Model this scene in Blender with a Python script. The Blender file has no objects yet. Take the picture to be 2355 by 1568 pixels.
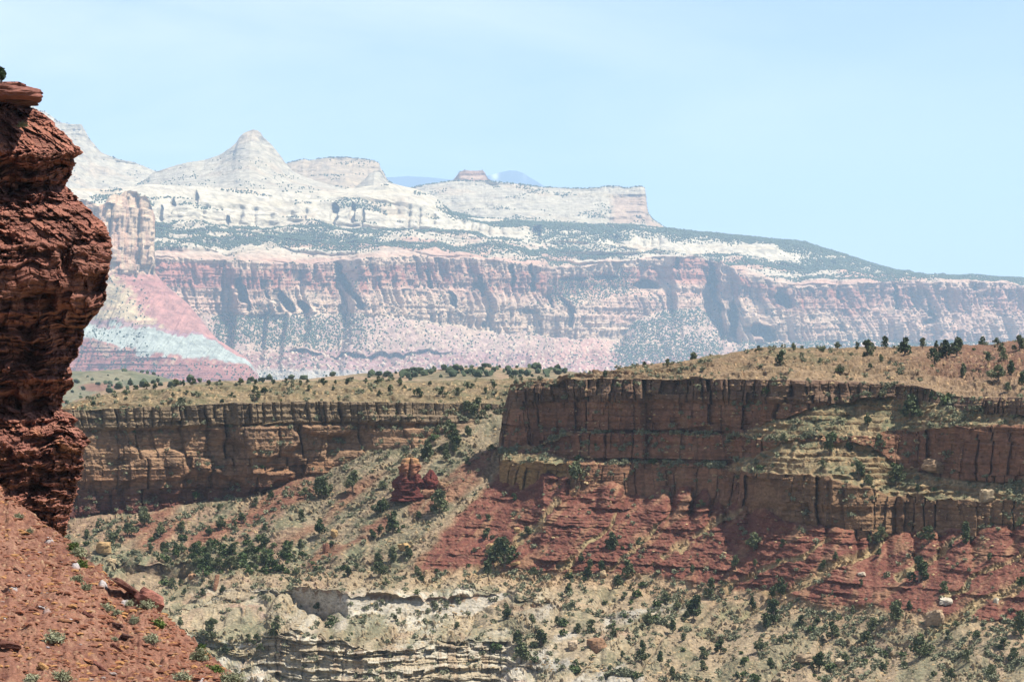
import bpy, math, random
import numpy as np

# ---------------------------------------------------------------- camera, sky, sun, exposure
SC = bpy.context.scene
HF = math.radians(16.0)
F = 1177.5 / math.tan(HF / 2)          # focal length in plan units used for layout (2355 wide)
CU, CV = 1177.5, 784.0

cam = bpy.data.cameras.new("camera")
cam.sensor_width = 36.0
cam.lens = 18.0 / math.tan(HF / 2)
cam.clip_start = 1.0
cam.clip_end = 200000.0
cam_ob = bpy.data.objects.new("camera", cam)
SC.collection.objects.link(cam_ob)
cam_ob.location = (0, 0, 0)
cam_ob.rotation_euler = (math.pi / 2, 0, 0)
SC.camera = cam_ob

SUN_EL = math.radians(60.0)
SUN_AZ = math.radians(-8.0)             # from +X towards +Y
SUN_DIR = np.array([math.cos(SUN_AZ) * math.cos(SUN_EL), math.sin(SUN_AZ) * math.cos(SUN_EL), math.sin(SUN_EL)])
world = bpy.data.worlds.new("World")
SC.world = world
world.use_nodes = True
nt = world.node_tree
nt.nodes.clear()
w_out = nt.nodes.new("ShaderNodeOutputWorld")
w_bg = nt.nodes.new("ShaderNodeBackground")
w_sky = nt.nodes.new("ShaderNodeTexSky")
w_sky.sky_type = 'NISHITA'
w_sky.sun_disc = False
w_sky.sun_elevation = SUN_EL
w_sky.sun_rotation = math.pi / 2 - SUN_AZ
w_sky.altitude = 1900.0
w_sky.air_density = 1.0
w_sky.dust_density = 0.3
w_sky.ozone_density = 2.6
# thin high cirrus
w_tc = nt.nodes.new("ShaderNodeTexCoord")
w_map = nt.nodes.new("ShaderNodeMapping")
w_map.inputs['Scale'].default_value = (2.2, 2.2, 9.0)
w_map.inputs['Rotation'].default_value = (0.0, math.radians(7), 0.0)
w_no = nt.nodes.new("ShaderNodeTexNoise")
w_no.inputs['Scale'].default_value = 2.6
w_no.inputs['Detail'].default_value = 7.0
w_no.inputs['Roughness'].default_value = 0.55
w_no.inputs['Distortion'].default_value = 0.5
w_rmp = nt.nodes.new("ShaderNodeMapRange")
w_rmp.inputs['From Min'].default_value = 0.36
w_rmp.inputs['From Max'].default_value = 0.75
w_rmp.inputs['To Max'].default_value = 0.55
w_mix = nt.nodes.new("ShaderNodeMix")
w_mix.data_type = 'RGBA'
w_mix.inputs[7].default_value = (19.0, 16.6, 18.5, 1)
L = nt.links.new
L(w_tc.outputs['Generated'], w_map.inputs['Vector'])
L(w_map.outputs['Vector'], w_no.inputs['Vector'])
L(w_no.outputs['Fac'], w_rmp.inputs['Value'])
w_sep = nt.nodes.new("ShaderNodeSeparateXYZ")      # the veil is thicker to the west (left)
w_side = nt.nodes.new("ShaderNodeMapRange")
w_side.inputs['From Min'].default_value = 0.12
w_side.inputs['From Max'].default_value = -0.12
w_side.inputs['To Min'].default_value = 0.18
w_side.inputs['To Max'].default_value = 1.0
w_mul = nt.nodes.new("ShaderNodeMath")
w_mul.operation = 'MULTIPLY'
L(w_tc.outputs['Generated'], w_sep.inputs[0])
L(w_sep.outputs['X'], w_side.inputs['Value'])
L(w_side.outputs['Result'], w_mul.inputs[0])
L(w_rmp.outputs['Result'], w_mul.inputs[1])
L(w_mul.outputs[0], w_mix.inputs[0])
L(w_sky.outputs['Color'], w_mix.inputs[6])
L(w_mix.outputs[2], w_bg.inputs['Color'])
w_bg.inputs['Strength'].default_value = 0.056
L(w_bg.outputs['Background'], w_out.inputs['Surface'])

sun = bpy.data.lights.new("sun", 'SUN')
sun.energy = 4.9
sun.angle = math.radians(0.5)
sun.color = (1.0, 0.95, 0.87)
sun_ob = bpy.data.objects.new("sun", sun)
SC.collection.objects.link(sun_ob)
_e = SUN_DIR
from mathutils import Vector
sun_ob.rotation_euler = Vector((_e[0], _e[1], _e[2])).to_track_quat('Z', 'Y').to_euler()
sun_ob.location = (300, 100, 600)

SC.view_settings.view_transform = 'Standard'
SC.view_settings.look = 'None'
SC.view_settings.exposure = 1.08
SC.view_settings.gamma = 1.0
SC.cycles.max_bounces = 6
SC.cycles.diffuse_bounces = 3
SC.cycles.volume_bounces = 1
SC.cycles.use_denoising = True
SC.cycles.denoiser = 'OPENIMAGEDENOISE'

random.seed(5)
RNG = np.random.default_rng(11)

# ---------------------------------------------------------------- numeric helpers
f32 = np.float32

def _hash(ix, iy, iz, seed):
    h = ix.astype(np.uint32) * np.uint32(0x8da6b343) ^ iy.astype(np.uint32) * np.uint32(0xd8163841) ^ iz.astype(np.uint32) * np.uint32(0xcb1ab31f) ^ np.uint32((seed * 0x9E3779B1) & 0xffffffff)
    h ^= h >> np.uint32(15)
    h *= np.uint32(0x2c1b3c6d)
    h ^= h >> np.uint32(12)
    h *= np.uint32(0x297a2d39)
    h ^= h >> np.uint32(15)
    return h

def noise(x, y, z, seed=0):
    x, y, z = np.broadcast_arrays(np.asarray(x, f32), np.asarray(y, f32), np.asarray(z, f32))
    xi, yi, zi = np.floor(x), np.floor(y), np.floor(z)
    fx, fy, fz = x - xi, y - yi, z - zi
    xi, yi, zi = xi.astype(np.int32), yi.astype(np.int32), zi.astype(np.int32)
    ux = fx * fx * fx * (fx * (fx * 6 - 15) + 10)
    uy = fy * fy * fy * (fy * (fy * 6 - 15) + 10)
    uz = fz * fz * fz * (fz * (fz * 6 - 15) + 10)
    out = np.zeros(x.shape, f32)
    for dx in (0, 1):
        wx = ux if dx else 1 - ux
        for dy in (0, 1):
            wy = uy if dy else 1 - uy
            for dz in (0, 1):
                wz = uz if dz else 1 - uz
                h = _hash(xi + dx, yi + dy, zi + dz, seed)
                gx = (h & np.uint32(255)).astype(f32) * f32(1 / 127.5) - 1
                gy = ((h >> np.uint32(8)) & np.uint32(255)).astype(f32) * f32(1 / 127.5) - 1
                gz = ((h >> np.uint32(16)) & np.uint32(255)).astype(f32) * f32(1 / 127.5) - 1
                out += wx * wy * wz * (gx * (fx - dx) + gy * (fy - dy) + gz * (fz - dz))
    return out * f32(1.5)

def fbm(x, y, z, octv=4, seed=0, gain=0.5, lac=2.03):
    x, y, z = np.broadcast_arrays(np.asarray(x, f32), np.asarray(y, f32), np.asarray(z, f32))
    a, s, o = 1.0, 1.0, 0
    for i in range(octv):
        o = o + a * noise(x * f32(s), y * f32(s), z * f32(s), seed + i * 17)
        a *= gain
        s *= lac
    return o

def cells(x, y, seed=0, jit=0.85):
    """2-D cell noise: distance to nearest, second minus first, random value of nearest cell."""
    x, y = np.broadcast_arrays(np.asarray(x, f32), np.asarray(y, f32))
    xi, yi = np.floor(x).astype(np.int32), np.floor(y).astype(np.int32)
    f1 = np.full(x.shape, 9.0, f32)
    f2 = np.full(x.shape, 9.0, f32)
    rid = np.zeros(x.shape, f32)
    zz = np.zeros(x.shape, np.int32)
    for dx in (-1, 0, 1):
        for dy in (-1, 0, 1):
            cx, cy = xi + dx, yi + dy
            h = _hash(cx, cy, zz, seed)
            px = cx + 0.5 + jit * ((h & np.uint32(1023)).astype(f32) / 1023 - 0.5)
            py = cy + 0.5 + jit * (((h >> np.uint32(10)) & np.uint32(1023)).astype(f32) / 1023 - 0.5)
            d = (px - x) ** 2 + (py - y) ** 2
            r = ((h >> np.uint32(20)) & np.uint32(1023)).astype(f32) / 1023
            near = d < f1
            f2 = np.where(near, f1, np.minimum(f2, d))
            rid = np.where(near, r, rid)
            f1 = np.where(near, d, f1)
    f1, f2 = np.sqrt(f1), np.sqrt(f2)
    return f1, f2 - f1, rid

def rnd2(i, j, seed=0):
    i, j = np.broadcast_arrays(np.asarray(i), np.asarray(j))
    h = _hash(i.astype(np.int32), j.astype(np.int32), np.zeros(i.shape, np.int32), seed)
    return (h & np.uint32(0xffff)).astype(f32) / 65535

def blocks(a, z, w, h, seed, warp=0.3):
    """jointed beds: random value per block, distance to the upright joint and to the bedding plane"""
    zz = z / h + warp * noise(a / (w * 6), z / (h * 4), 0.3, seed)
    zz = zz + 0.5 * noise(0.4, zz * 0.37, 0.9, seed + 1)
    kz = np.floor(zz)
    tz = zz - kz
    aa = a / w * (0.65 + 0.7 * rnd2(kz, kz * 0 + 3, seed)) + 17 * rnd2(kz, kz * 0 + 5, seed)
    aa = aa + 0.18 * noise(a / w * 0.8, z / h * 0.7, 0.6, seed + 2)
    ka = np.floor(aa)
    ta = aa - ka
    r_ = rnd2(ka, kz, seed + 9) + 1.1 * (ta - 0.5) * (rnd2(ka, kz, seed + 21) - 0.5) + 0.5 * (tz - 0.5) * (rnd2(ka, kz, seed + 22) - 0.5)
    return r_, np.minimum(ta, 1 - ta), np.minimum(tz, 1 - tz)

TONE = 0.77       # photo colours to rock albedo
def tone(c, mul=1.0, sat=1.0):
    g = (c * np.array([0.3, 0.55, 0.15], f32)).sum(-1, keepdims=True)
    return np.clip((g + (c - g) * sat) * mul * TONE, 0.006, 0.85)

def sstep(a, b, x):
    t = np.clip((x - a) / (b - a), 0, 1)
    return t * t * (3 - 2 * t)

def crack(n, w):
    return np.exp(-(n / w) ** 2)

def interp(us, pts):
    p = np.array(pts, float)
    return np.interp(us, p[:, 0], p[:, 1])

def pix(P):
    """plan (u, v) of world points as seen from the camera spot"""
    return CU + P[..., 0] / P[..., 1] * F, CV - P[..., 2] / P[..., 1] * F

def wpt(u, v, Y):
    return np.array([(u - CU) / F * Y, Y, -(v - CV) / F * Y])

def lin(r, g, b):
    o = []
    for c in (r, g, b):
        c = c / 255.0
        o.append(c / 12.92 if c <= 0.04045 else ((c + 0.055) / 1.055) ** 2.4)
    return np.array(o, f32)

def smooth1(a, n):
    if n < 1:
        return a
    k = np.hanning(2 * n + 3)[1:-1]
    k /= k.sum()
    p = np.pad(a, (n, n), mode='edge')
    return np.convolve(p, k, mode='valid')

def loft(keys, us, segs, wob=None, seed=0):
    """keys: list of (v points, Y points), both lists of (u, value); segs: rows between keys.
    returns P (rows, cols, 3), S (rows, cols) key coordinate"""
    K = []
    for i, (vp, yp) in enumerate(keys):
        v = interp(us, vp)
        Y = interp(us, yp)
        if wob:
            v = v + wob[i] * (noise(us / 37.0, i * 3.7, 0.3, seed) + 0.5 * noise(us / 13.0, i * 3.7, 7.3, seed + 1))
        K.append(np.stack([(us - CU) / F * Y, Y, -(v - CV) / F * Y], -1))
    rows, S = [], []
    for i, n in enumerate(segs):
        for t in np.linspace(0, 1, n, endpoint=False):
            rows.append((1 - t) * K[i] + t * K[i + 1])
            S.append(i + t)
    rows.append(K[-1])
    S.append(float(len(keys) - 1))
    P = np.array(rows)
    return P, np.repeat(np.array(S, f32)[:, None], len(us), 1)

def normals(P):
    a = np.gradient(P, axis=0)
    b = np.gradient(P, axis=1)
    n = np.cross(a, b)
    n /= np.linalg.norm(n, axis=-1, keepdims=True) + 1e-9
    return n

def mixc(col, m, c):
    m = np.clip(m, 0, 1)[..., None]
    return col * (1 - m) + np.asarray(c, f32) * m

# ---------------------------------------------------------------- materials
def rock_material(name, scale, bump, dist, var=0.35, rough=0.92, fine=1.0):
    """vertex rock colour broken up by solid noise, with fine bump relief"""
    m = bpy.data.materials.new(name)
    m.use_nodes = True
    t = m.node_tree
    b = t.nodes['Principled BSDF']
    b.inputs['Roughness'].default_value = rough
    b.inputs['Specular IOR Level'].default_value = 0.12
    at = t.nodes.new("ShaderNodeAttribute")
    at.attribute_name = "Col"
    geo = t.nodes.new("ShaderNodeNewGeometry")
    n1 = t.nodes.new("ShaderNodeTexNoise")
    n1.inputs['Scale'].default_value = scale
    n1.inputs['Detail'].default_value = 8
    n1.inputs['Roughness'].default_value = 0.68
    mp = t.nodes.new("ShaderNodeMapping")
    mp.inputs['Scale'].default_value = (1, 1, 2.4)
    t.links.new(geo.outputs['Position'], mp.inputs['Vector'])
    t.links.new(mp.outputs['Vector'], n1.inputs['Vector'])
    r = t.nodes.new("ShaderNodeMapRange")
    r.inputs['From Min'].default_value = 0.3
    r.inputs['From Max'].default_value = 0.7
    r.inputs['To Min'].default_value = 1 - var
    r.inputs['To Max'].default_value = 1 + var
    t.links.new(n1.outputs['Fac'], r.inputs['Value'])
    mu = t.nodes.new("ShaderNodeVectorMath")
    mu.operation = 'SCALE'
    t.links.new(at.outputs['Color'], mu.inputs[0])
    t.links.new(r.outputs['Result'], mu.inputs['Scale'])
    t.links.new(mu.outputs['Vector'], b.inputs['Base Color'])
    n2 = t.nodes.new("ShaderNodeTexNoise")
    n2.inputs['Scale'].default_value = scale * 1.7
    n2.inputs['Detail'].default_value = 9
    n2.inputs['Roughness'].default_value = 0.72
    t.links.new(mp.outputs['Vector'], n2.inputs['Vector'])
    bp = t.nodes.new("ShaderNodeBump")
    bp.inputs['Strength'].default_value = bump
    bp.inputs['Distance'].default_value = dist
    t.links.new(n2.outputs['Fac'], bp.inputs['Height'])
    t.links.new(bp.outputs['Normal'], b.inputs['Normal'])
    return m

def leaf_material(name, c1, c2, scale=1.5, trans=0.0):
    m = bpy.data.materials.new(name)
    m.use_nodes = True
    t = m.node_tree
    b = t.nodes['Principled BSDF']
    b.inputs['Roughness'].default_value = 0.8
    b.inputs['Specular IOR Level'].default_value = 0.15
    geo = t.nodes.new("ShaderNodeNewGeometry")
    n = t.nodes.new("ShaderNodeTexNoise")
    n.inputs['Scale'].default_value = scale
    n.inputs['Detail'].default_value = 3
    t.links.new(geo.outputs['Position'], n.inputs['Vector'])
    oi = t.nodes.new("ShaderNodeObjectInfo")
    ad = t.nodes.new("ShaderNodeMath")
    ad.operation = 'ADD'
    t.links.new(n.outputs['Fac'], ad.inputs[0])
    mo = t.nodes.new("ShaderNodeMath")
    mo.operation = 'MULTIPLY_ADD'
    mo.inputs[1].default_value = 0.5
    mo.inputs[2].default_value = -0.25
    t.links.new(oi.outputs['Random'], mo.inputs[0])
    t.links.new(mo.outputs[0], ad.inputs[1])
    r = t.nodes.new("ShaderNodeMapRange")
    r.inputs['From Min'].default_value = 0.25
    r.inputs['From Max'].default_value = 0.75
    t.links.new(ad.outputs[0], r.inputs['Value'])
    mx = t.nodes.new("ShaderNodeMix")
    mx.data_type = 'RGBA'
    mx.inputs[6].default_value = (*c1, 1)
    mx.inputs[7].default_value = (*c2, 1)
    t.links.new(r.outputs['Result'], mx.inputs[0])
    t.links.new(mx.outputs[2], b.inputs['Base Color'])
    return m

# ---------------------------------------------------------------- mesh helpers
COL = SC.collection

def raw_mesh(name, V, tris=None, quads=None, mat=None, col=None, smooth=False):
    me = bpy.data.meshes.new(name)
    V = np.ascontiguousarray(V, f32)
    me.vertices.add(len(V))
    me.vertices.foreach_set("co", V.ravel())
    idx, st = [], []
    off = 0
    if quads is not None and len(quads):
        q = np.asarray(quads, np.int32)
        idx.append(q.ravel())
        st.append(np.arange(len(q), dtype=np.int32) * 4)
        off = len(q) * 4
    if tris is not None and len(tris):
        q = np.asarray(tris, np.int32)
        idx.append(q.ravel())
        st.append(np.arange(len(q), dtype=np.int32) * 3 + off)
    idx = np.concatenate(idx)
    st = np.concatenate(st)
    me.loops.add(len(idx))
    me.loops.foreach_set("vertex_index", idx)
    me.polygons.add(len(st))
    me.polygons.foreach_set("loop_start", st)
    me.update(calc_edges=True)
    me.polygons.foreach_set("use_smooth", np.full(len(st), smooth, bool))
    if col is not None:
        a = me.color_attributes.new("Col", 'FLOAT_COLOR', 'POINT')
        c = np.ones((len(V), 4), f32)
        c[:, :3] = np.asarray(col, f32).reshape(-1, 3)
        a.data.foreach_set("color", c.ravel())
    if mat:
        me.materials.append(mat)
    return me

SHEETS = []      # (P flat, normal flat, tag) for finding the ground under plants and stones

def sheet(name, P, col, mat, label=None, kind='structure', smooth=True, reg=True, cat=None):
    R, C = P.shape[:2]
    i = np.arange(R * C, dtype=np.int32).reshape(R, C)
    q = np.stack([i[:-1, :-1], i[1:, :-1], i[1:, 1:], i[:-1, 1:]], -1).reshape(-1, 4)
    me = raw_mesh(name, P.reshape(-1, 3), quads=q, mat=mat, col=col, smooth=smooth)
    ob = bpy.data.objects.new(name, me)
    COL.objects.link(ob)
    if kind:
        ob['kind'] = kind
    if label:
        ob['label'] = label
    if cat:
        ob['category'] = cat
    if reg:
        n = normals(P)
        n *= np.sign(np.sum(n * -P, -1, keepdims=True) + 1e-9)
        SHEETS.append((name, P.reshape(-1, 3), n.reshape(-1, 3)))
    return ob
# ================================================================ the middle ground: two mesas over a gullied slope
TAN = lin(206, 176, 128)
TAN2 = lin(222, 190, 140)
OCHRE = lin(204, 164, 104)
BROWN = lin(150, 112, 84)
VARN = lin(96, 80, 72)
REDB = lin(142, 92, 78)
MOEN = lin(136, 82, 68)
MOEN2 = lin(110, 65, 56)
MOEN3 = lin(160, 108, 86)
WHITE = lin(232, 222, 196)
CREAM = lin(226, 204, 160)
SAGE = lin(140, 140, 100)
SAGE2 = lin(118, 124, 86)
GREYG = lin(168, 164, 132)
PINK = lin(196, 146, 118)

mid_mat = rock_material("canyon rock", 0.9, 0.9, 0.35, var=0.42)

def cliff_relief(a, z, cap_z, seed, amp=1.0):
    """outward relief of a jointed sandstone wall; a = distance along the wall, z = height, cap_z = height of rim"""
    aw = a + 2.2 * noise(a / 9, z / 16, 0.5, seed + 1) + 0.35 * noise(a / 2, z / 3, 0.5, seed + 19)
    zb_ = z + 0.6 * noise(a / 13, z / 9, 0.4, seed + 23)
    aw = aw + 3.0 * rnd2(np.floor(zb_ / 6.3), np.floor(zb_ / 6.3) * 0 + 2, seed + 24)
    big = fbm(aw / 24.0, z / 120.0, 1.7, 2, seed + 2) * 3.4
    # square buttresses with upright sides
    aa = aw / 7.5 + 0.5 * noise(aw / 11, 0.2, 0.4, seed + 12)
    kb = np.floor(aa)
    tb = aa - kb
    hb_ = rnd2(kb, kb * 0 + 1, seed)
    h2_ = rnd2(kb + 1, kb * 0 + 1, seed)
    butt_ = (hb_ + (h2_ - hb_) * sstep(0.82, 1.0, tb) - 0.5) * 3.6 * (0.55 + 0.45 * noise(kb, z / 14, 0.4, seed + 13) * 2)
    r1, e1, ez1 = blocks(aw, z, 3.0, 9.0, seed + 3)
    r2, e2, ez2 = blocks(aw, z, 1.5, 1.5, seed + 4)
    r3, e3, ez3 = blocks(aw, z, 0.7, 0.5, seed + 14)
    mid = (r1 - 0.5) * 1.7
    sm = (r2 - 0.5) * 0.38 + (r3 - 0.5) * 0.12
    jn = sstep(0.7, 0.85, rnd2(np.floor(aw / 3.0), np.floor(z / 9.0), seed + 15))
    groove = -1.0 * np.exp(-(e1 / 0.06) ** 2) * jn - 0.12 * np.exp(-(ez2 / 0.10) ** 2)
    zz = z + 0.35 * noise(a / 14, z / 5, 2.2, seed + 5)
    bed = 0.42 * noise(a / 60, zz / 1.9, 5.1, seed + 6) + 0.16 * noise(a / 40, zz / 0.7, 9.1, seed + 7)
    bed = np.sign(bed) * np.abs(bed) ** 0.7
    top = cap_z - z
    cap = sstep(5.0, 3.9, top)                     # thick fluted cap rock
    awf = aw + 1.6 * noise(aw / 4.5, 0.3, 0.2, seed + 16)
    fr_, fe_, fz_ = blocks(awf, z * 0 + 50, 1.9, 60.0, seed + 8)
    cap_f = sstep(6.5, 2.0, top + 3.0 * noise(awf / 1.9, 0.2, 0.8, seed + 17))
    flute = 0.8 * cap + cap_f * (1.9 * (fr_ - 0.5) - 0.6 * np.exp(-(fe_ / 0.08) ** 2))
    big = big + butt_
    fine = 0.16 * fbm(a / 1.1, z / 0.8, 6.0, 3, seed + 9)
    return amp * (big + mid + sm + groove + bed + flute + fine), e1, e2, r1, r2, cap

# ---------------------------------------------------------------- left mesa
us = np.linspace(-560, 1330, 1330)
faceY = [(-160, 774), (160, 779), (500, 785), (800, 791), (1000, 795), (1170, 798), (1330, 801)]
rimV = [(-160, 946), (100, 944), (148, 942), (250, 939), (353, 936), (430, 932), (538, 927), (660, 924), (774, 922), (870, 924), (1000, 926), (1170, 929), (1330, 930)]
crestV = [(-160, 950), (120, 938), (150, 933), (200, 918), (260, 907), (330, 897), (400, 887), (500, 880), (700, 877), (900, 875), (1000, 873), (1170, 872), (1330, 872)]
off = lambda d, pts: [(p[0], p[1] + d) for p in pts]
keys = [
    ([(-160, 1500), (1330, 1500)], off(160, faceY)),
    ([(p[0], p[1] + 22) for p in crestV], off(120, faceY)),
    (crestV, [(-160, 792), (150, 786), (300, 812), (500, 830), (1170, 850), (1330, 858)]),
    (rimV, faceY),
    ([(-160, 1260), (160, 1245), (430, 1210), (600, 1180), (720, 1140), (850, 1085), (950, 1045), (1050, 1010), (1170, 990), (1330, 990)], off(-3.0, faceY)),
    ([(-160, 1600), (1330, 1600)], off(-3, faceY)),
]
P, S = loft(keys, us, [3, 8, 70, 190, 4], wob=[0, 0, 1.5, 2.2, 0, 0], seed=40)
U0 = np.repeat(us[None], P.shape[0], 0)
rimz = np.repeat((-(interp(us, rimV) - CV) / F * interp(us, faceY))[None], P.shape[0], 0)
a = P[..., 0] * 0.95 + P[..., 1] * 0.3
cm = sstep(2.94, 3.02, S)
rel, e1, e2, r1, r2, cap = cliff_relief(a, P[..., 2], rimz, 100)
# the wall breaks down into two thin ledges towards its right end
brk = sstep(820, 960, U0)
dz = rimz - P[..., 2]
rel = rel * (1 - 0.35 * brk) + brk * (2.6 * sstep(2.6, 3.0, dz) + 2.6 * sstep(5.4, 5.9, dz) + 1.5 * sstep(7.5, 8.0, dz))
patch_ = fbm(a / 11, P[..., 2] / 6.5, 0.4, 2, 34)
rel = rel - 1.0 * sstep(4.3, 4.9, dz) + 1.5 * sstep(4.6, 5.6, dz) * sstep(-0.05, 0.3, patch_) * (0.5 + sstep(150, 500, U0)) + 0.5 * sstep(12.8, 13.2, dz) - 0.9 * sstep(15.2, 16.0, dz)
N0 = np.array([0.30, -0.954, 0.0])
P = P + (cm * rel)[..., None] * N0
tm = sstep(1.0, 1.8, S) * (1 - cm)
P[..., 2] += tm * (0.7 * fbm(a / 14, P[..., 1] / 14, 0, 4, 120) + 0.25 * fbm(a / 2.2, P[..., 1] / 2.2, 0, 3, 121)) * (0.35 + 0.65 * sstep(2.95, 2.6, S))
def tread(zc, h, r):
    q = zc / h
    t = q - np.floor(q)
    return (np.where(t < r, t * 0.15 / r, 0.15 + 0.85 * (t - r) / (1 - r)) - t) * h
led = P[..., 2] + 0.35 * noise(a / 9, P[..., 1] / 9, 0.4, 122) + 0.12 * noise(a / 2, P[..., 1] / 2, 0.4, 125)
P[..., 2] += tm * sstep(2.0, 2.5, S) * 1.25 * tread(led, 0.95, 0.7) * sstep(-0.3, 0.2, noise(a / 12, led / 0.6, 0.2, 126))
P[..., 1] += tm * sstep(2.5, 2.8, S) * 0.9 * noise(a / 5, led / 0.7, 0.3, 123)
sl_ = S + 0.10 * noise(a / 9, 0.3, 0.2, 140) + 0.05 * noise(a / 2.2, 0.3, 0.2, 141)
for s0_, h_ in ((2.86, 0.8), (2.66, 0.55), (2.42, 0.5)):
    gap_ = sstep(-0.25, 0.1, noise(a / 14, s0_ * 9, 0.2, 142))
    P[..., 2] += (S < 2.99) * h_ * gap_ * sstep(s0_ + 0.012, s0_ - 0.012, sl_) * sstep(s0_ - 0.5, s0_ - 0.05, S)
sf, se, sr = cells(P[..., 0] / 0.85, P[..., 1] / 3.4, 127, 0.95)
tstone = tm * sstep(1.9, 2.4, S) * sstep(0.72, 0.86, sr) * sstep(0.45, 0.15, sf)
P[..., 2] += tstone * 0.2
row = np.exp(-((led - 0.9 * noise(a / 30, 0, 0, 128) + 12.6) / 0.28) ** 2) * tm
nn = normals(P)
zz = dz + 0.5 * noise(a / 10, P[..., 2] / 2, 0, 130)
c = np.zeros(P.shape, f32) + TAN
c = mixc(c, sstep(4.3, 4.9, zz), lin(196, 154, 116))
c = mixc(c, sstep(12.5, 13.5, zz), lin(188, 140, 102))
c = mixc(c, sstep(16.5, 18.5, zz + 0.8 * noise(a / 5, 0, 2, 131)), lin(150, 104, 86))
c = mixc(c, sstep(19.5, 21.5, zz), lin(132, 82, 70))
c = mixc(c, cap * 0.75, lin(152, 130, 106))
streak = fbm(a / 2.4, P[..., 2] / 6, 0.7, 4, 132)
c = mixc(c, cm * sstep(0.12, 0.5, streak) * 0.45, VARN)
c = c * (1 + 0.16 * noise(a / 30, dz / 0.5, 1, 133) + 0.22 * (r2 - 0.5) * cm)[..., None]
c = mixc(c, cm * np.exp(-(e1 / 0.05) ** 2) * 0.3, VARN)
soil = fbm(a / 9, P[..., 1] / 9, 0, 4, 134)
top_c = mixc(np.zeros(P.shape, f32) + lin(188, 158, 106), sstep(-0.2, 0.4, soil) * 0.8, lin(146, 140, 90))
top_c = mixc(top_c, sstep(2.15, 1.9, S), lin(150, 150, 98))
speck = fbm(a / 0.9, P[..., 1] / 0.9, P[..., 2] / 0.9, 2, 135)
top_c = mixc(top_c, sstep(0.2, 0.5, speck) * 0.6, lin(224, 190, 134))
top_c = mixc(top_c, sstep(0.25, 0.5, -speck) * 0.5, lin(130, 100, 68))
top_c = tone(top_c, 0.84 / TONE, 0.82)
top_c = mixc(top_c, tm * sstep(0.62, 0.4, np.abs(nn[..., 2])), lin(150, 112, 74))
top_c = mixc(top_c, tstone * 0.8, lin(226, 190, 136))
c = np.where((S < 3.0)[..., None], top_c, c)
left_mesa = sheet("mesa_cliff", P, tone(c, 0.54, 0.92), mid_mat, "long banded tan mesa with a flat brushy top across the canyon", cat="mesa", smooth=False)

# ---------------------------------------------------------------- right mesa with its three tiers
us = np.concatenate([np.linspace(1085, 1178, 70, endpoint=False), np.linspace(1178, 2640, 1130)])
x = [1085, 1130, 1140, 1150, 1250, 1310, 1450, 1600, 1680, 1800, 1900, 2000, 2060, 2150, 2250, 2355, 2640]
mk = lambda vals: list(zip(x, vals))
Yr = [776, 775, 775, 774, 766, 761, 752, 742, 736, 732, 732, 731, 728, 717, 708, 699, 685]
yk = lambda d: [(xx, yy + dd) for xx, yy, dd in zip(x, Yr, d)]
crest = [(1085, 1300), (1130, 1300), (1146, 1300), (1150, 1000), (1160, 940), (1172, 892), (1185, 882), (1250, 873), (1330, 866), (1390, 862), (1450, 842), (1500, 838), (1560, 830), (1640, 818), (1700, 808), (1760, 801), (1850, 799), (1950, 800), (2050, 799), (2150, 796), (2250, 793), (2300, 789), (2355, 777), (2640, 760)]
rim1 = [(1085, 1300), (1130, 1300), (1146, 1300), (1150, 1010), (1158, 955), (1166, 930), (1174, 893), (1250, 879), (1310, 873), (1450, 871), (1600, 872), (1800, 873), (1900, 876), (2000, 880), (2100, 884), (2140, 893), (2170, 912), (2250, 914), (2355, 914), (2640, 914)]
z0 = [0] * len(x)
crestd = [3, 3, 3, 4, 9, 14, 24, 40, 60, 70, 76, 82, 90, 105, 112, 120, 130]
d3 = [-1, -1, -1, -2, -2, -2, -2, -2, -2, -2.2, -2.4, -2.2, -2.0, -1.4, -1.4, -1.4, -1.4]
d4 = [-1, -1, -1, -2.4, -2.6, -2.6, -2.2, -2.2, -2.2, -8, -12, -13, -9, -8, -7, -6, -6]
d5 = [-1, -1, -1, -5.0, -6.0, -5.0, -2.8, -2.8, -2.8, -8.6, -13, -14.5, -13, -10, -9, -8, -8]
d6 = [-1, -1, -1, -9.0, -15.0, -13.0, -3.2, -3.2, -4.5, -19, -26, -25, -21, -18, -16, -14, -14]
d7 = [-1, -1, -1, -9.6, -16.0, -14.2, -4.2, -4.2, -5.6, -21, -28, -27, -23, -20, -18, -16, -16]
R3 = mk([1300, 1300, 1300, 1038, 1018, 992, 995, 998, 1000, 962, 930, 915, 914, 926, 948, 955, 960])
R4 = mk([1300, 1300, 1300, 1041, 1022, 996, 999, 1002, 1004, 1008, 1000, 1000, 990, 985, 980, 975, 970])
R5 = mk([1300, 1300, 1300, 1045, 1042, 1052, 1060, 1065, 1068, 1016, 1012, 1022, 1066, 1096, 1105, 1105, 1105])
R6 = mk([1300, 1300, 1300, 1060, 1064, 1062, 1070, 1075, 1085, 1085, 1098, 1122, 1140, 1148, 1150, 1150, 1150])
R7 = mk([1300, 1300, 1300, 1095, 1104, 1108, 1118, 1126, 1136, 1200, 1220, 1234, 1240, 1232, 1222, 1212, 1205])
keys = [
    ([(1085, 1500), (2640, 1500)], yk([5] * 3 + [6, 14, 30] + [180] * 11)),
    (off(18, crest), yk([c_ + (2 if c_ < 10 else 26) for c_ in crestd])),
    (crest, yk(crestd)),
    (rim1, yk(z0)),
    (R3, yk(d3)), (R4, yk(d4)), (R5, yk(d5)), (R6, yk(d6)), (R7, yk(d7)),
    (off(60, R7), yk([d - 1.0 for d in d7])),
]
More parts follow.
